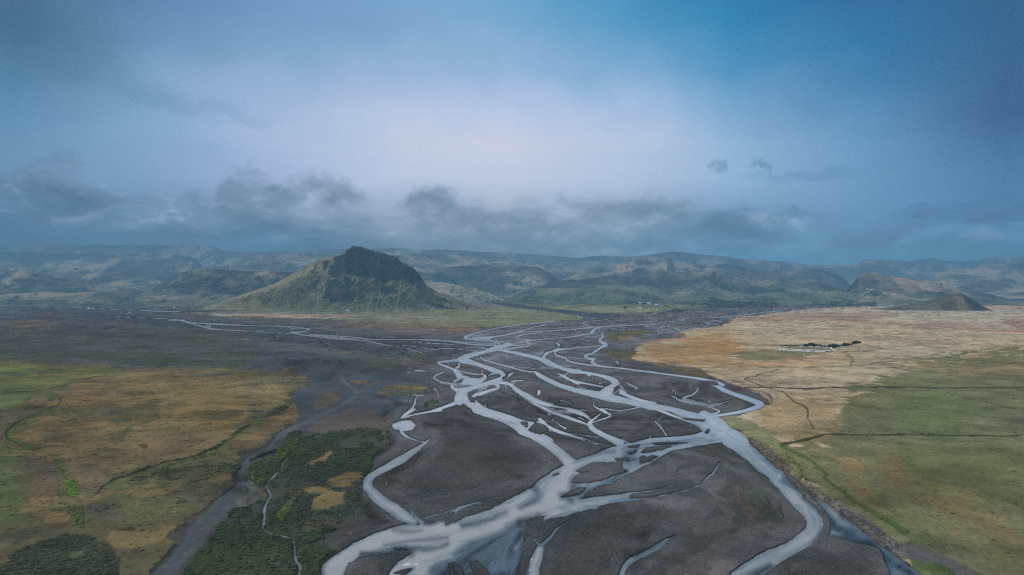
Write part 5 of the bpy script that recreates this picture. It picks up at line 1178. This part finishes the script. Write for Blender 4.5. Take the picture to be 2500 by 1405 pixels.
def main_profile(t, G, rel, X, Y):
    jag = (ridged(X + 60 * (fbm(X, t * 300, 70, 3, seed=503) - 0.5), t * 220, 60, 4, seed=500) - 0.5); low = fbm(X, X * 0, 110, 3, seed=501) - 0.5
    talus = 0.46 * sm(t, -0.02, 0.62) ** 1.15
    k = 0.58 + 0.10 * jag + 0.30 * low
    cliff = 0.30 * sm(t, k, k + 0.09) + 0.10 * sm(t, k - 0.2, k - 0.12)
    roof = 0.14 * sm(t, 0.66, 1.0)
    craggy = talus + cliff + roof
    smooth_side = 0.62 * t + 0.38 * t ** 2.0
    m = np.interp(G, [700, 850, 860, 1030, 1060], [0, 0.45, 1, 0.9, 0])
    return craggy * m + smooth_side * (1 - m)
MCOVER = """
P v 112,118,92 6 0.8 K 0,1090 600,900 1000,780 1450,560 1700,470 1900,370 1950,420 1700,560 1500,700 1200,800 900,880 500,1000 300,1100 0,1190
P v 84,102,72 6 0.8 K 900,950 1300,900 1700,950 2100,1000 2300,1150 1500,1180 1000,1150
P v 108,112,84 6 0.6 K 300,1060 900,950 1000,1150 400,1170
P v 92,88,82 5 0.7 K 1250,850 1500,760 1700,800 1780,940 1700,1010 1400,990 1380,900
P v 74,64,76 4 0.8 K 1540,780 1660,800 1720,880 1620,860 1560,850
P v 86,98,78 5 0.7 K 1450,700 1900,560 2130,600 2080,700 1900,840 1750,830 1650,740 1500,760
P v 100,112,76 4 0.7 K 1960,640 2120,590 2130,640 2000,780 1880,780
P v 122,108,84 3 0.8 K 1880,350 2200,245 2350,215 2100,310 1900,345
P s 44,74,74 3 0.9 K 1880,370 1920,350 1900,450 1840,540 1780,550 1850,450
P s 42,72,74 3 0.9 K 2010,340 2100,320 2090,450 2010,490
P s 40,70,76 3 0.9 K 2180,280 2420,190 2500,200 2500,520 2300,560 2200,620 2080,540 2120,440 2200,380
P s 46,76,76 3 0.85 K 1740,790 1860,680 1960,620 1900,720 1760,820
P s 54,76,78 4 0.8 K 2080,640 2250,640 2400,760 2500,860 2450,1000 2300,1050 2100,1000 2000,940 2080,780
P v 96,88,88 3 0.6 K 2200,760 2350,860 2300,960 2150,880
P s 62,84,66 4 0.8 K 2330,900 2450,880 2500,1030 2400,1050
P s 36,62,68 2.5 0.92 L 60,190 130,90 200,80 300,95 420,150 500,150 520,300 560,440 680,440 740,560 750,700 680,720 620,660 450,620 250,590 100,540
P v 62,86,66 4 0.8 L 130,110 300,100 460,170 480,250 400,330 300,340 250,200 150,170
P v 92,94,96 2 0.8 L 60,200 115,190 120,330 110,500 75,440
P s 56,80,72 4 0.85 L 500,180 650,180 800,250 980,350 1050,400 1200,480 1300,600 1350,700 1200,720 1000,560 850,420 600,400 520,300
P v 92,102,72 4 0.7 L 700,380 850,400 900,500 950,620 1100,700 1050,760 900,700 780,560
P s 40,68,72 3 0.85 L 1040,430 1160,430 1230,520 1330,680 1250,660 1100,560
P s 46,72,74 3 0.8 L 800,500 900,560 960,620 860,600
P v 86,86,90 5 0.75 L 150,700 450,660 620,700 750,760 900,860 700,880 350,860 150,800
P v 96,86,94 5 0.7 L 430,680 600,690 640,780 480,830 400,760
P v 110,112,84 5 0.7 L 800,720 1000,720 1300,860 1500,960 1100,980 900,860
P v 112,110,84 4 0.6 L 400,850 900,900 1100,980 700,960
P v 80,106,70 6 0.75 L 300,1000 700,960 1100,960 1400,1060 1000,1150 300,1140
P s 42,70,76 4 0.8 L 0,600 100,620 140,760 90,860 0,880
P s 50,84,66 4 0.8 L 20,880 110,900 170,1030 40,1040
P v 78,96,94 4 0.7 L 1200,740 1350,700 1600,880 1500,900 1300,820
P v 118,108,92 3 0.6 L 1500,860 1750,920 1900,1010 1650,960
P s 54,80,76 3 0.85 L 1390,1010 1550,1050 1700,1090 1890,1140 1650,1140 1450,1080
P s 54,80,76 2 0.8 L 1630,960 1720,980 1820,1050 1700,1010
P s 54,80,76 2 0.7 L 1950,1070 2180,1100 2100,1115
"""
mountain("mountain", CREST, 3120, 2800, 420, (62, 150, 26, 20), 0.7, main_profile, MCOVER, (88, 104, 82), 520, "")
def soft_profile(t, G, rel, X, Y): return 0.55 * t + 0.45 * sm(t, 0, 1)
mountain("hill", [(2148,759),(2170,752),(2200,747),(2230,742),(2260,736),(2284,729),(2310,722),(2331,716.5),(2339,715),(2349,718),(2362,726),(2374,733),(2390,744),(2404,753),(2412,759)], 3020, 2880, 160, (14, 60, 6, 14), 0.9, soft_profile, """
P v 98,104,86 4 0.8 P 1650,530 1900,490 1950,540 1700,552
P v 88,82,84 3 0.7 P 1940,520 1990,490 2020,500 2010,545 1950,545
P s 52,74,72 2 0.9 P 2070,430 2150,470 2245,545 2160,552 2110,500
P v 120,116,92 3 0.6 P 2030,450 2090,470 2120,540 2060,545
""", (88, 98, 82), 620, "")
mountain("mound", [(1617,764),(1630,759.5),(1640,757),(1648,753),(1655,753.5),(1664,758),(1673,764)], 2760, 2700, 50, (2, 20, 2, 8), 0.5, soft_profile, """
P v 62,56,58 2 0.9 S 1618,766 1648,754 1652,766
P s 46,60,76 1.5 0.9 S 1651,750 1660,752 1676,766 1652,766
""", (60, 62, 66), 640, "")

# ---------------------------------------------------------------- places on the ground
def gz(x, y):
    px, py = px_at(x, y); gx, gy = PL['gx'], PL['gy']; i = int(np.argmin(np.abs(gx - px))); j = int(np.argmin(np.abs(gy - py))); return float(PL['z'][j, i])
def place(px, py):
    """where the line of sight through a traced point first meets the plain or the hills"""
    i = int(np.argmin(np.abs(HL['gx'] - px))); col = HL['Z'][:, i]; yy = HL['gy']; pyt = CY + (CAMH - col) * FPX / yy
    k = np.where((pyt <= py) & (col > 0.5))[0]; Y0 = CAMH * FPX / (py - CY) if py > CY + 8 else 1e9
    if len(k) and yy[k[0]] < Y0: Y = yy[k[0]]; return (px - CX) * Y / FPX, Y, float(col[k[0]])
    x, y = ground_at(px, py); return x, y, gz(x, y)
def ico(sub):
    import bmesh
    b = bmesh.new(); bmesh.ops.create_icosphere(b, subdivisions=sub, radius=1.0); b.verts.ensure_lookup_table()
    V = np.array([v.co[:] for v in b.verts]); Fc = np.array([[v.index for v in f.verts] for f in b.faces]); b.free(); return V, Fc
ICO1, ICO2 = ico(1), ico(2)

# ---------------------------------------------------------------- low willow scrub and lupins: nobody could count them
def scatter(name, n, xr, yr, accept, size, shape, mat, colf, sub=ICO1):
    x = rng.uniform(*xr, n); y = rng.uniform(*yr, n); px, py = px_at(x, y)
    gx, gy = PL['gx'], PL['gy']; i = np.clip(np.searchsorted(gx, px), 1, len(gx) - 2); gyr = gy[::-1]; j = len(gy) - 1 - np.clip(np.searchsorted(gyr, py), 1, len(gy) - 2)
    ok = accept(i, j) > rng.random(n); x, y, i, j = x[ok], y[ok], i[ok], j[ok]; z = PL['z'][j, i]; n = len(x)
    V0, F0 = sub; s = rng.uniform(*size, n); ang = rng.uniform(0, 6.28, n)
    jit = 1 + rng.uniform(-0.35, 0.35, (n, len(V0)))
    P = V0[None] * jit[..., None] * (s[:, None] * np.array(shape)[None])[:, None, :]
    ca, sa = np.cos(ang)[:, None], np.sin(ang)[:, None]; P = np.stack([P[..., 0] * ca - P[..., 1] * sa, P[..., 0] * sa + P[..., 1] * ca, P[..., 2]], -1)
    P += np.stack([x, y, z + s * shape[2] * 0.35], -1)[:, None]
    Fc = (F0[None] + (np.arange(n) * len(V0))[:, None, None]).reshape(-1, 3)
    cc = np.repeat(np.clip(colf(x, y, n, PL['alb'][j, i]), 0.01, 0.8), len(V0), 0)
    o = link_mesh(name, P.reshape(-1, 3), Fc, mat, smooth=False, attrs=dict(cover=cc)); tag(o, kind="stuff"); return o
def leafy_material(name, amount=1.0):
    m, t, out = mat_new(name); pos = t.new("ShaderNodeNewGeometry").outputs["Position"]; c = attr(t, "cover").outputs["Color"]
    n = t.noise(pos, 2.4, 3, 0.7); c = t.vmath('SCALE', c, scale=t.math('MULTIPLY_ADD', n, 1.4, 0.3)); principled(t, out, c, 0.9, 0.15, bump(t, n, 0.8, 0.3)); return m
LEAFY = leafy_material("scrub_leaves"); STONE = leafy_material("armour_stone")
def shrub_cols(x, y, n, a):
    k = fbm(x, y, 22, 3, seed=700)[:, None]; yl = sm(fbm(x, y, 14, 3, seed=701), 0.56, 0.66)[:, None]
    c = np.array([0.030, 0.052, 0.026]) * (1 - k) + np.array([0.055, 0.080, 0.052]) * k; c = c * (1 - yl) + np.array([0.08, 0.10, 0.035]) * yl
    return (0.25 * c + 0.75 * a * 0.9) * rng.uniform(0.62, 1.3, (n, 1))
sc_, vg_, sd_, em_ = PL['scr'], PL['veg'], PL['sd'], PL['emb']
scatter("scrub", 90000, (-260, 20), (195, 620), lambda i, j: (sc_[j, i] > 0.45) * (sd_[j, i] > 3) * 0.75, (0.22, 1.05), (1.35, 0.9, 0.30), LEAFY, shrub_cols)
scatter("tussocks", 60000, (-420, 420), (200, 760), lambda i, j: (vg_[j, i] > 0.6) * (sc_[j, i] < 0.4) * (sd_[j, i] > 5) * 0.22, (0.35, 0.95), (1.3, 0.9, 0.3), LEAFY,
        lambda x, y, n, a: a * rng.uniform(0.62, 1.15, (n, 1)))
scatter("rocks", 160000, (60, 260), (195, 560), lambda i, j: (em_[j, i] < 6) * (sd_[j, i] > 0.5) * 0.75, (0.18, 0.55), (1.1, 0.9, 0.6), STONE,
        lambda x, y, n, a: a * 0.9 * rng.uniform(0.55, 1.9, (n, 1)))
scatter("cobbles", 90000, (-120, 230), (195, 420), lambda i, j: (vg_[j, i] < 0.2) * (sc_[j, i] < 0.2) * (sd_[j, i] > 3) * 0.5, (0.10, 0.30), (1.1, 0.9, 0.5), STONE,
        lambda x, y, n, a: a * rng.uniform(0.7, 2.6, (n, 1)) ** 1.2)

# ---------------------------------------------------------------- trees
BARK = plain("bark", (0.09, 0.07, 0.05), 0.95, 3.0)
LEAF = [plain("leaves_dark", (0.020, 0.042, 0.024), 0.9, 1.2, 0.6), plain("leaves_green", (0.032, 0.058, 0.026), 0.9, 1.2, 0.6)]
def tube(p0, p1, r0, r1, k=7):
    p0, p1 = np.array(p0, float), np.array(p1, float); d = p1 - p0; d /= np.linalg.norm(d); u = np.cross(d, [0.3, 1, 0.2]); u /= np.linalg.norm(u); v = np.cross(d, u)
    a = np.linspace(0, 2 * np.pi, k, endpoint=False); ring = np.cos(a)[:, None] * u + np.sin(a)[:, None] * v
    V = np.r_[p0 + ring * r0, p1 + ring * r1]; Fc = [(i, (i + 1) % k, k + (i + 1) % k, k + i) for i in range(k)]; return V, Fc
def join(parts):
    V, Fc, n = [], [], 0
    for v, f in parts: V.append(v); Fc += [tuple(np.array(q) + n) for q in f]; n += len(v)
    return np.concatenate(V), Fc
def any_mesh(name, V, Fc, mat, parent=None, smooth=False):
    me = bpy.data.meshes.new(name); me.from_pydata([tuple(map(float, v)) for v in V], [], [tuple(int(i) for i in f) for f in Fc]); me.materials.append(mat); me.update()
    if smooth: me.polygons.foreach_set("use_smooth", [True] * len(me.polygons))
    o = bpy.data.objects.new(name, me); C.objects.link(o); o.parent = parent; return o
def tree_meshes(h, w, seed, leaf):
    r = np.random.default_rng(seed)
    parts = [tube((0, 0, -0.3), (0.02 * h, 0, 0.45 * h), 0.035 * h, 0.022 * h), tube((0.02 * h, 0, 0.45 * h), (0, 0.01 * h, 0.85 * h), 0.022 * h, 0.008 * h)]
    for k in range(6):
        a = k * 1.05 + r.uniform(0, 0.5); z0 = h * r.uniform(0.25, 0.6); parts.append(tube((0.01 * h, 0, z0), (math.cos(a) * w * 0.36, math.sin(a) * w * 0.36, z0 + h * 0.2), 0.014 * h, 0.005 * h, 5))
    tv = join(parts); V, Fc, n = [], [], 0
    for k in range(230):                                     # leaf clumps through the crown's volume
        q = r.normal(size=3); q /= np.linalg.norm(q); q *= r.uniform(0.25, 1) ** 0.5
        zz = q[2]; c = np.array([q[0] * w * 0.5 * (1 - 0.25 * zz), q[1] * w * 0.5 * (1 - 0.25 * zz), h * (0.56 + 0.42 * zz)]) * r.uniform(0.86, 1.08)
        s = h * r.uniform(0.035, 0.085)
        for _ in range(3):
            u = r.normal(size=3); u /= np.linalg.norm(u); v = np.cross(u, r.normal(size=3)); v /= np.linalg.norm(v); o = c + r.normal(size=3) * s * 0.5
            V += [o + u * s, o + v * s * 0.8, o - u * s, o - v * s * 0.8]; Fc.append((n, n + 1, n + 2, n + 3)); n += 4
    return tv, (np.array(V), Fc)
PROTO = []
for k, (h, w) in enumerate([(1.0, 0.95), (1.0, 0.75), (1.0, 1.3)]):
    tv, cv = tree_meshes(h, w, 40 + k, 0)
    root = bpy.data.objects.new("tree", None); C.objects.link(root)
    a = any_mesh("trunk", *tv, BARK, root); b = any_mesh("crown", *cv, LEAF[k % 2], root); PROTO.append([root, a, b, False])
def tree(px, py, h, kind, label, group, wide=1.0, name="tree"):
    x, y, z = place(px, py); p = PROTO[kind]
    if not p[3]: root = p[0]; p[3] = True
    else:
        root = p[0].copy(); C.objects.link(root)
        for ch in p[1:3]: c = ch.copy(); C.objects.link(c); c.parent = root
    root.name = name; root.location = (x, y, z - 0.05 * h); root.rotation_euler = (0, 0, random.uniform(0, 6.28)); root.scale = (h * wide, h * wide, h)
    tag(root, label, "tree", group); return root
def base_y(px): return float(np.interp(px, [1905, 1980, 2033, 2065, 2088, 2104], [847, 848.5, 850.5, 847.5, 843, 841]))
HG = "dark trees of the shelterbelt beside the bale field"
for k in range(58):
    px = 1906 + k * 3.4 + random.uniform(-1, 1); lump = any(abs(px - q) < 4 for q in (1980, 1984, 2030, 2036, 2064, 2086, 2090)); h = random.uniform(1.2, 2.2) if px < 1965 else random.uniform(2.4, 3.8)
    if lump: h = random.uniform(4.6, 6.0)
    tree(px, base_y(px) - random.uniform(0, 1.6) + (1.5 if 2015 < px < 2045 and k % 2 else 0), h, k % 3,
         "tall dark green tree standing up out of the shelterbelt beyond the white bale rows" if lump else ("low dark bush in the thin left half of the shelterbelt beyond the bales" if px < 1965 else "dark green tree in the thick right half of the shelterbelt beyond the bales"), HG, 1.5)
for k in range(9):
    tree(821 + k * 2.35, 760.2 + random.uniform(-0.3, 0.3), [8, 11, 14, 13, 14, 12, 10, 8, 6][k], k % 3, "dark tree in the dense grove left of the white farm under the mountain", "trees of the grove by the farm under the mountain", 1.1)
for px, py, h in ((862, 761.5, 4), (877, 757.6, 4), (782, 763.5, 4), (787, 763.7, 5), (793, 763.4, 4), (984, 760, 4.5)):
    tree(px, py, h, 1, "low dark bush on the grass at the foot of the green mountain", "scattered bushes at the foot of the mountain", 1.6, "bush")
for px, py, h in ((1526.4, 755, 13), (1567, 753, 8), (1571.5, 754, 6), (1538, 739, 9), (1543, 739.5, 10), (1548, 740, 9), (1553, 742, 10), (1558, 743.5, 9), (1571, 744, 10), (1575, 744, 9), (1618, 742, 8), (1623, 748, 7), (1629, 748.5, 7), (1690, 749, 12)):
    tree(px, py, h, int(px) % 3, "dark tree among the white farmhouses at the valley mouth right of the mountain", "trees around the farms at the valley mouth", 1.4)

def woodland(name, px0, px1, py0, py1, n, seed):
    r = np.random.default_rng(seed); V0, F0 = ICO1; V, Fc, cols, m = [], [], [], 0
    for k in range(n):
        px, py = r.uniform(px0, px1), r.uniform(py0, py1); x, y, z = place(px, py)
        if fbm(np.array([x]), np.array([y]), 90, 2, seed=seed)[0] < 0.42: continue
        s = r.uniform(2.5, 5.5)
        for q in range(4):
            c = np.array([x, y, z + s * 0.5]) + r.normal(size=3) * s * [0.6, 0.6, 0.3]; v = V0 * r.uniform(0.6, 1.3, (len(V0), 1)) * s * [0.6, 0.6, 0.7] + c
            V.append(v); Fc.append(F0 + m); m += len(V0); cols.append(np.tile(np.array([0.028, 0.058, 0.036]) * r.uniform(0.6, 1.6), (len(V0), 1)))
    tag(link_mesh(name, np.concatenate(V), np.concatenate(Fc), LEAFY, smooth=False, attrs=dict(cover=np.concatenate(cols))), kind="stuff")
woodland("woodland", 1722, 1900, 731, 749, 900, 5)
woodland("woodland", 1731, 1800, 745, 751, 300, 6)
woodland("woodland", 1980, 2140, 738, 748, 350, 7)

# ---------------------------------------------------------------- farmhouses
WALLW = plain("white_wall", (0.78, 0.78, 0.76), 0.7); WALLG = plain("grey_wall", (0.42, 0.43, 0.44), 0.7)
ROOFW = plain("pale_roof", (0.62, 0.63, 0.64), 0.5); ROOFR = plain("dark_roof", (0.10, 0.09, 0.10), 0.6); PANE = plain("window_pane", (0.05, 0.06, 0.08), 0.2); DOOR = plain("door_paint", (0.12, 0.08, 0.06), 0.5)
def boxm(x0, x1, y0, y1, z0, z1):
    return np.array([(x0,y0,z0),(x1,y0,z0),(x1,y1,z0),(x0,y1,z0),(x0,y0,z1),(x1,y0,z1),(x1,y1,z1),(x0,y1,z1)]), [(0,3,2,1),(4,5,6,7),(0,1,5,4),(1,2,6,5),(2,3,7,6),(3,0,4,7)]
def house(px, py, L, Wd, h, rz, label, roof, wall=WALLW, name="farmhouse", cat="house", group=None):
    x, y, z = place(px, py); root = bpy.data.objects.new(name, None); C.objects.link(root); root.location = (x, y, z - 0.3); root.rotation_euler = (0, 0, rz)
    a, b, g = L / 2, Wd / 2, Wd * 0.42
    V = [(-a,-b,0),(a,-b,0),(a,b,0),(-a,b,0),(-a,-b,h),(a,-b,h),(a,b,h),(-a,b,h),(-a,0,h+g),(a,0,h+g)]
    any_mesh("wall", V, [(0,1,5,4),(2,3,7,6),(1,2,6,9,5),(3,0,4,8,7),(0,3,2,1)], wall, root)
    e, t = 0.4, 0.25; k = g / b
    R = [(-a-e,-b-e,h-e*k+0.02),(a+e,-b-e,h-e*k+0.02),(a+e,0,h+g+0.02),(-a-e,0,h+g+0.02),(a+e,b+e,h-e*k+0.02),(-a-e,b+e,h-e*k+0.02)]
    R2 = [(q[0], q[1], q[2] + t) for q in R]
    ro = any_mesh("roof", R + R2, [(0,1,2,3),(3,2,4,5),(6,9,8,7),(9,11,10,8),(0,6,7,1),(5,4,10,11),(0,3,9,6),(3,5,11,9),(1,7,8,2),(2,8,10,4)], roof, root)
    any_mesh("chimney", *boxm(a*0.4-0.35, a*0.4+0.35, -0.35, 0.35, h+g*0.7, h+g+1.0), WALLG, ro)
    any_mesh("door", *boxm(-0.5, 0.5, -b-0.06, -b+0.02, 0.1, 2.2), DOOR, root)
    for wx in (-a*0.62, a*0.36, a*0.75): any_mesh("window", *boxm(wx-0.55, wx+0.55, -b-0.05, -b+0.02, 1.0, 2.2), PANE, root)
    tag(root, label, cat, group); return root
house(401.5, 725.5, 17, 9, 5.0, 0.1, "small white house alone on the hillside left of the mountain", ROOFW)
house(848.3, 761.2, 10, 8, 5.2, 1.45, "white gabled farmhouse at the left end of the farm under the mountain", ROOFW)
house(851.8, 762.6, 8, 8, 5.4, 1.6, "second white farm building from the left in the farm under the mountain", ROOFW, WALLW)
house(856.4, 762.0, 12, 8, 3.4, 0.2, "low grey barn at the right end of the farm under the mountain", ROOFR, WALLG, "barn", "barn")
house(1564, 741.5, 14, 9, 5.5, 0.3, "white farmhouse leftmost of the three on the upper terrace at the valley mouth", ROOFW)
house(1584, 743.5, 18, 11, 6.0, -0.1, "brightest white farmhouse in the middle of the terrace at the valley mouth", ROOFW)
house(1602.5, 747, 20, 10, 3.6, 0.1, "long low pale barn right of the white farmhouses at the valley mouth", ROOFW, WALLG, "barn", "barn")
house(1563.5, 754, 16, 9, 3.6, 0.2, "lone white farmhouse with dark trees beside it below the terrace road", ROOFW)
house(1726.5, 735.8, 10, 8, 5, 0.1, "tiny white cottage high among the dark woods on the slope", ROOFW, WALLW, "cottage")
house(1758.5, 741, 18, 9, 4.5, 0.0, "pale house in a clearing below the dark woods", ROOFR, WALLW)
house(426, 754.5, 9, 7, 3.6, 0.0, "small pale shed on the meadow left of the mountain foot", ROOFW, WALLG, "shed", "shed")

# ---------------------------------------------------------------- white wrapped hay bales lined up in rows
WRAP = plain("white_wrap", (0.80, 0.80, 0.80), 0.45, 1.5, 0.15)
def bale_mesh():
    k = 14; a = np.linspace(0, 2 * np.pi, k, endpoint=False); rings = []
    for x, r in ((-0.85, 0.35), (-0.85, 0.66), (-0.74, 0.76), (0.74, 0.76), (0.85, 0.66), (0.85, 0.35)): rings.append(np.stack([np.full(k, x), np.cos(a) * r, np.sin(a) * r * 0.94 + 0.70], -1))
    V = np.concatenate(rings); Fc = [(i * k + j, i * k + (j + 1) % k, (i + 1) * k + (j + 1) % k, (i + 1) * k + j) for i in range(5) for j in range(k)] + [tuple(range(k))[::-1], tuple(5 * k + j for j in range(k))]
    return V, Fc
BALE = None
def bale(x, y, rz, label, group):
    global BALE
    if BALE is None: BALE = any_mesh("hay_bale", *bale_mesh(), WRAP, smooth=True); o = BALE
    else: o = BALE.copy(); C.objects.link(o)
    o.location = (x, y, gz(x, y) + 0.02); o.rotation_euler = (0, 0, rz); tag(o, label, "hay bale", group)
def bale_row(p0, p1, label, group, gaps=()):
    (x0, y0), (x1, y1) = ground_at(*p0), ground_at(*p1); L = math.hypot(x1 - x0, y1 - y0); n = int(L / 1.9)
    for k in range(n + 1):
        t = k / n
        if any(a < t < b for a, b in gaps): continue
        bale(x0 + (x1 - x0) * t + random.uniform(-.1, .1), y0 + (y1 - y0) * t + random.uniform(-.25, .25), math.atan2(y1 - y0, x1 - x0) + random.uniform(-.1, .1), label, group)
bale_row((1904, 855), (2027, 860.2), "white bale in the farthest of the three long rows on the field", "bales of the farthest long row", ((0.17, 0.2), (0.47, 0.485)))
bale_row((1890.5, 856.5), (2014, 862.8), "white bale in the middle of the three long rows on the field", "bales of the middle long row", ((0.05, 0.09), (0.31, 0.34), (0.6, 0.62)))
bale_row((1896, 858.8), (2001, 864.3), "white bale in the nearest of the three long rows on the field", "bales of the nearest long row", ((0.1, 0.13), (0.2, 0.24), (0.8, 0.88)))
bale_row((1952, 848.6), (2030, 852), "white bale in the broken short row close in front of the shelterbelt", "bales of the short row by the shelterbelt", ((0.12, 0.3), (0.42, 0.5), (0.68, 0.74)))
bale_row((2026, 853), (2041, 861.2), "white bale in the slanting row at the right end of the bale field", "bales of the slanting row")
for (px, py), wh in (((1964, 870.6), "alone on the green grass below the long rows"), ((2019, 866.8), "first of two loose ones right below the long rows"), ((2033.6, 865.4), "second loose one, nearest the slanting row's lower end"), ((1984.6, 867.2), "by itself just under the gap in the nearest row")):
    x, y = ground_at(px, py); bale(x, y, 0.4, "white bale " + wh, None)

# ---------------------------------------------------------------- haze: one closed box of even air round everything
def build_haze():
    x, y0, y1, z0, z1 = 16000, -3000, 15500, -45, 1150
    V = [(-x, y0, z0), (x, y0, z0), (x, y1, z0), (-x, y1, z0), (-x, y0, z1), (x, y0, z1), (x, y1, z1), (-x, y1, z1)]
    Fc = [(0, 3, 2, 1), (4, 5, 6, 7), (0, 1, 5, 4), (1, 2, 6, 5), (2, 3, 7, 6), (3, 0, 4, 7)]
    m, t, out = mat_new("haze_air"); p = t.new("ShaderNodeVolumePrincipled")
    p.inputs["Color"].default_value = (*HAZECOL, 1); p.inputs["Density"].default_value = SIGMA; p.inputs["Anisotropy"].default_value = 0.0
    t.l.new(p.outputs[0], out.inputs["Volume"])
    tag(link_mesh("haze", V, np.array(Fc), m, smooth=False), kind="stuff")
HAZECOL = (0.32, 0.67, 1.0)
build_haze()
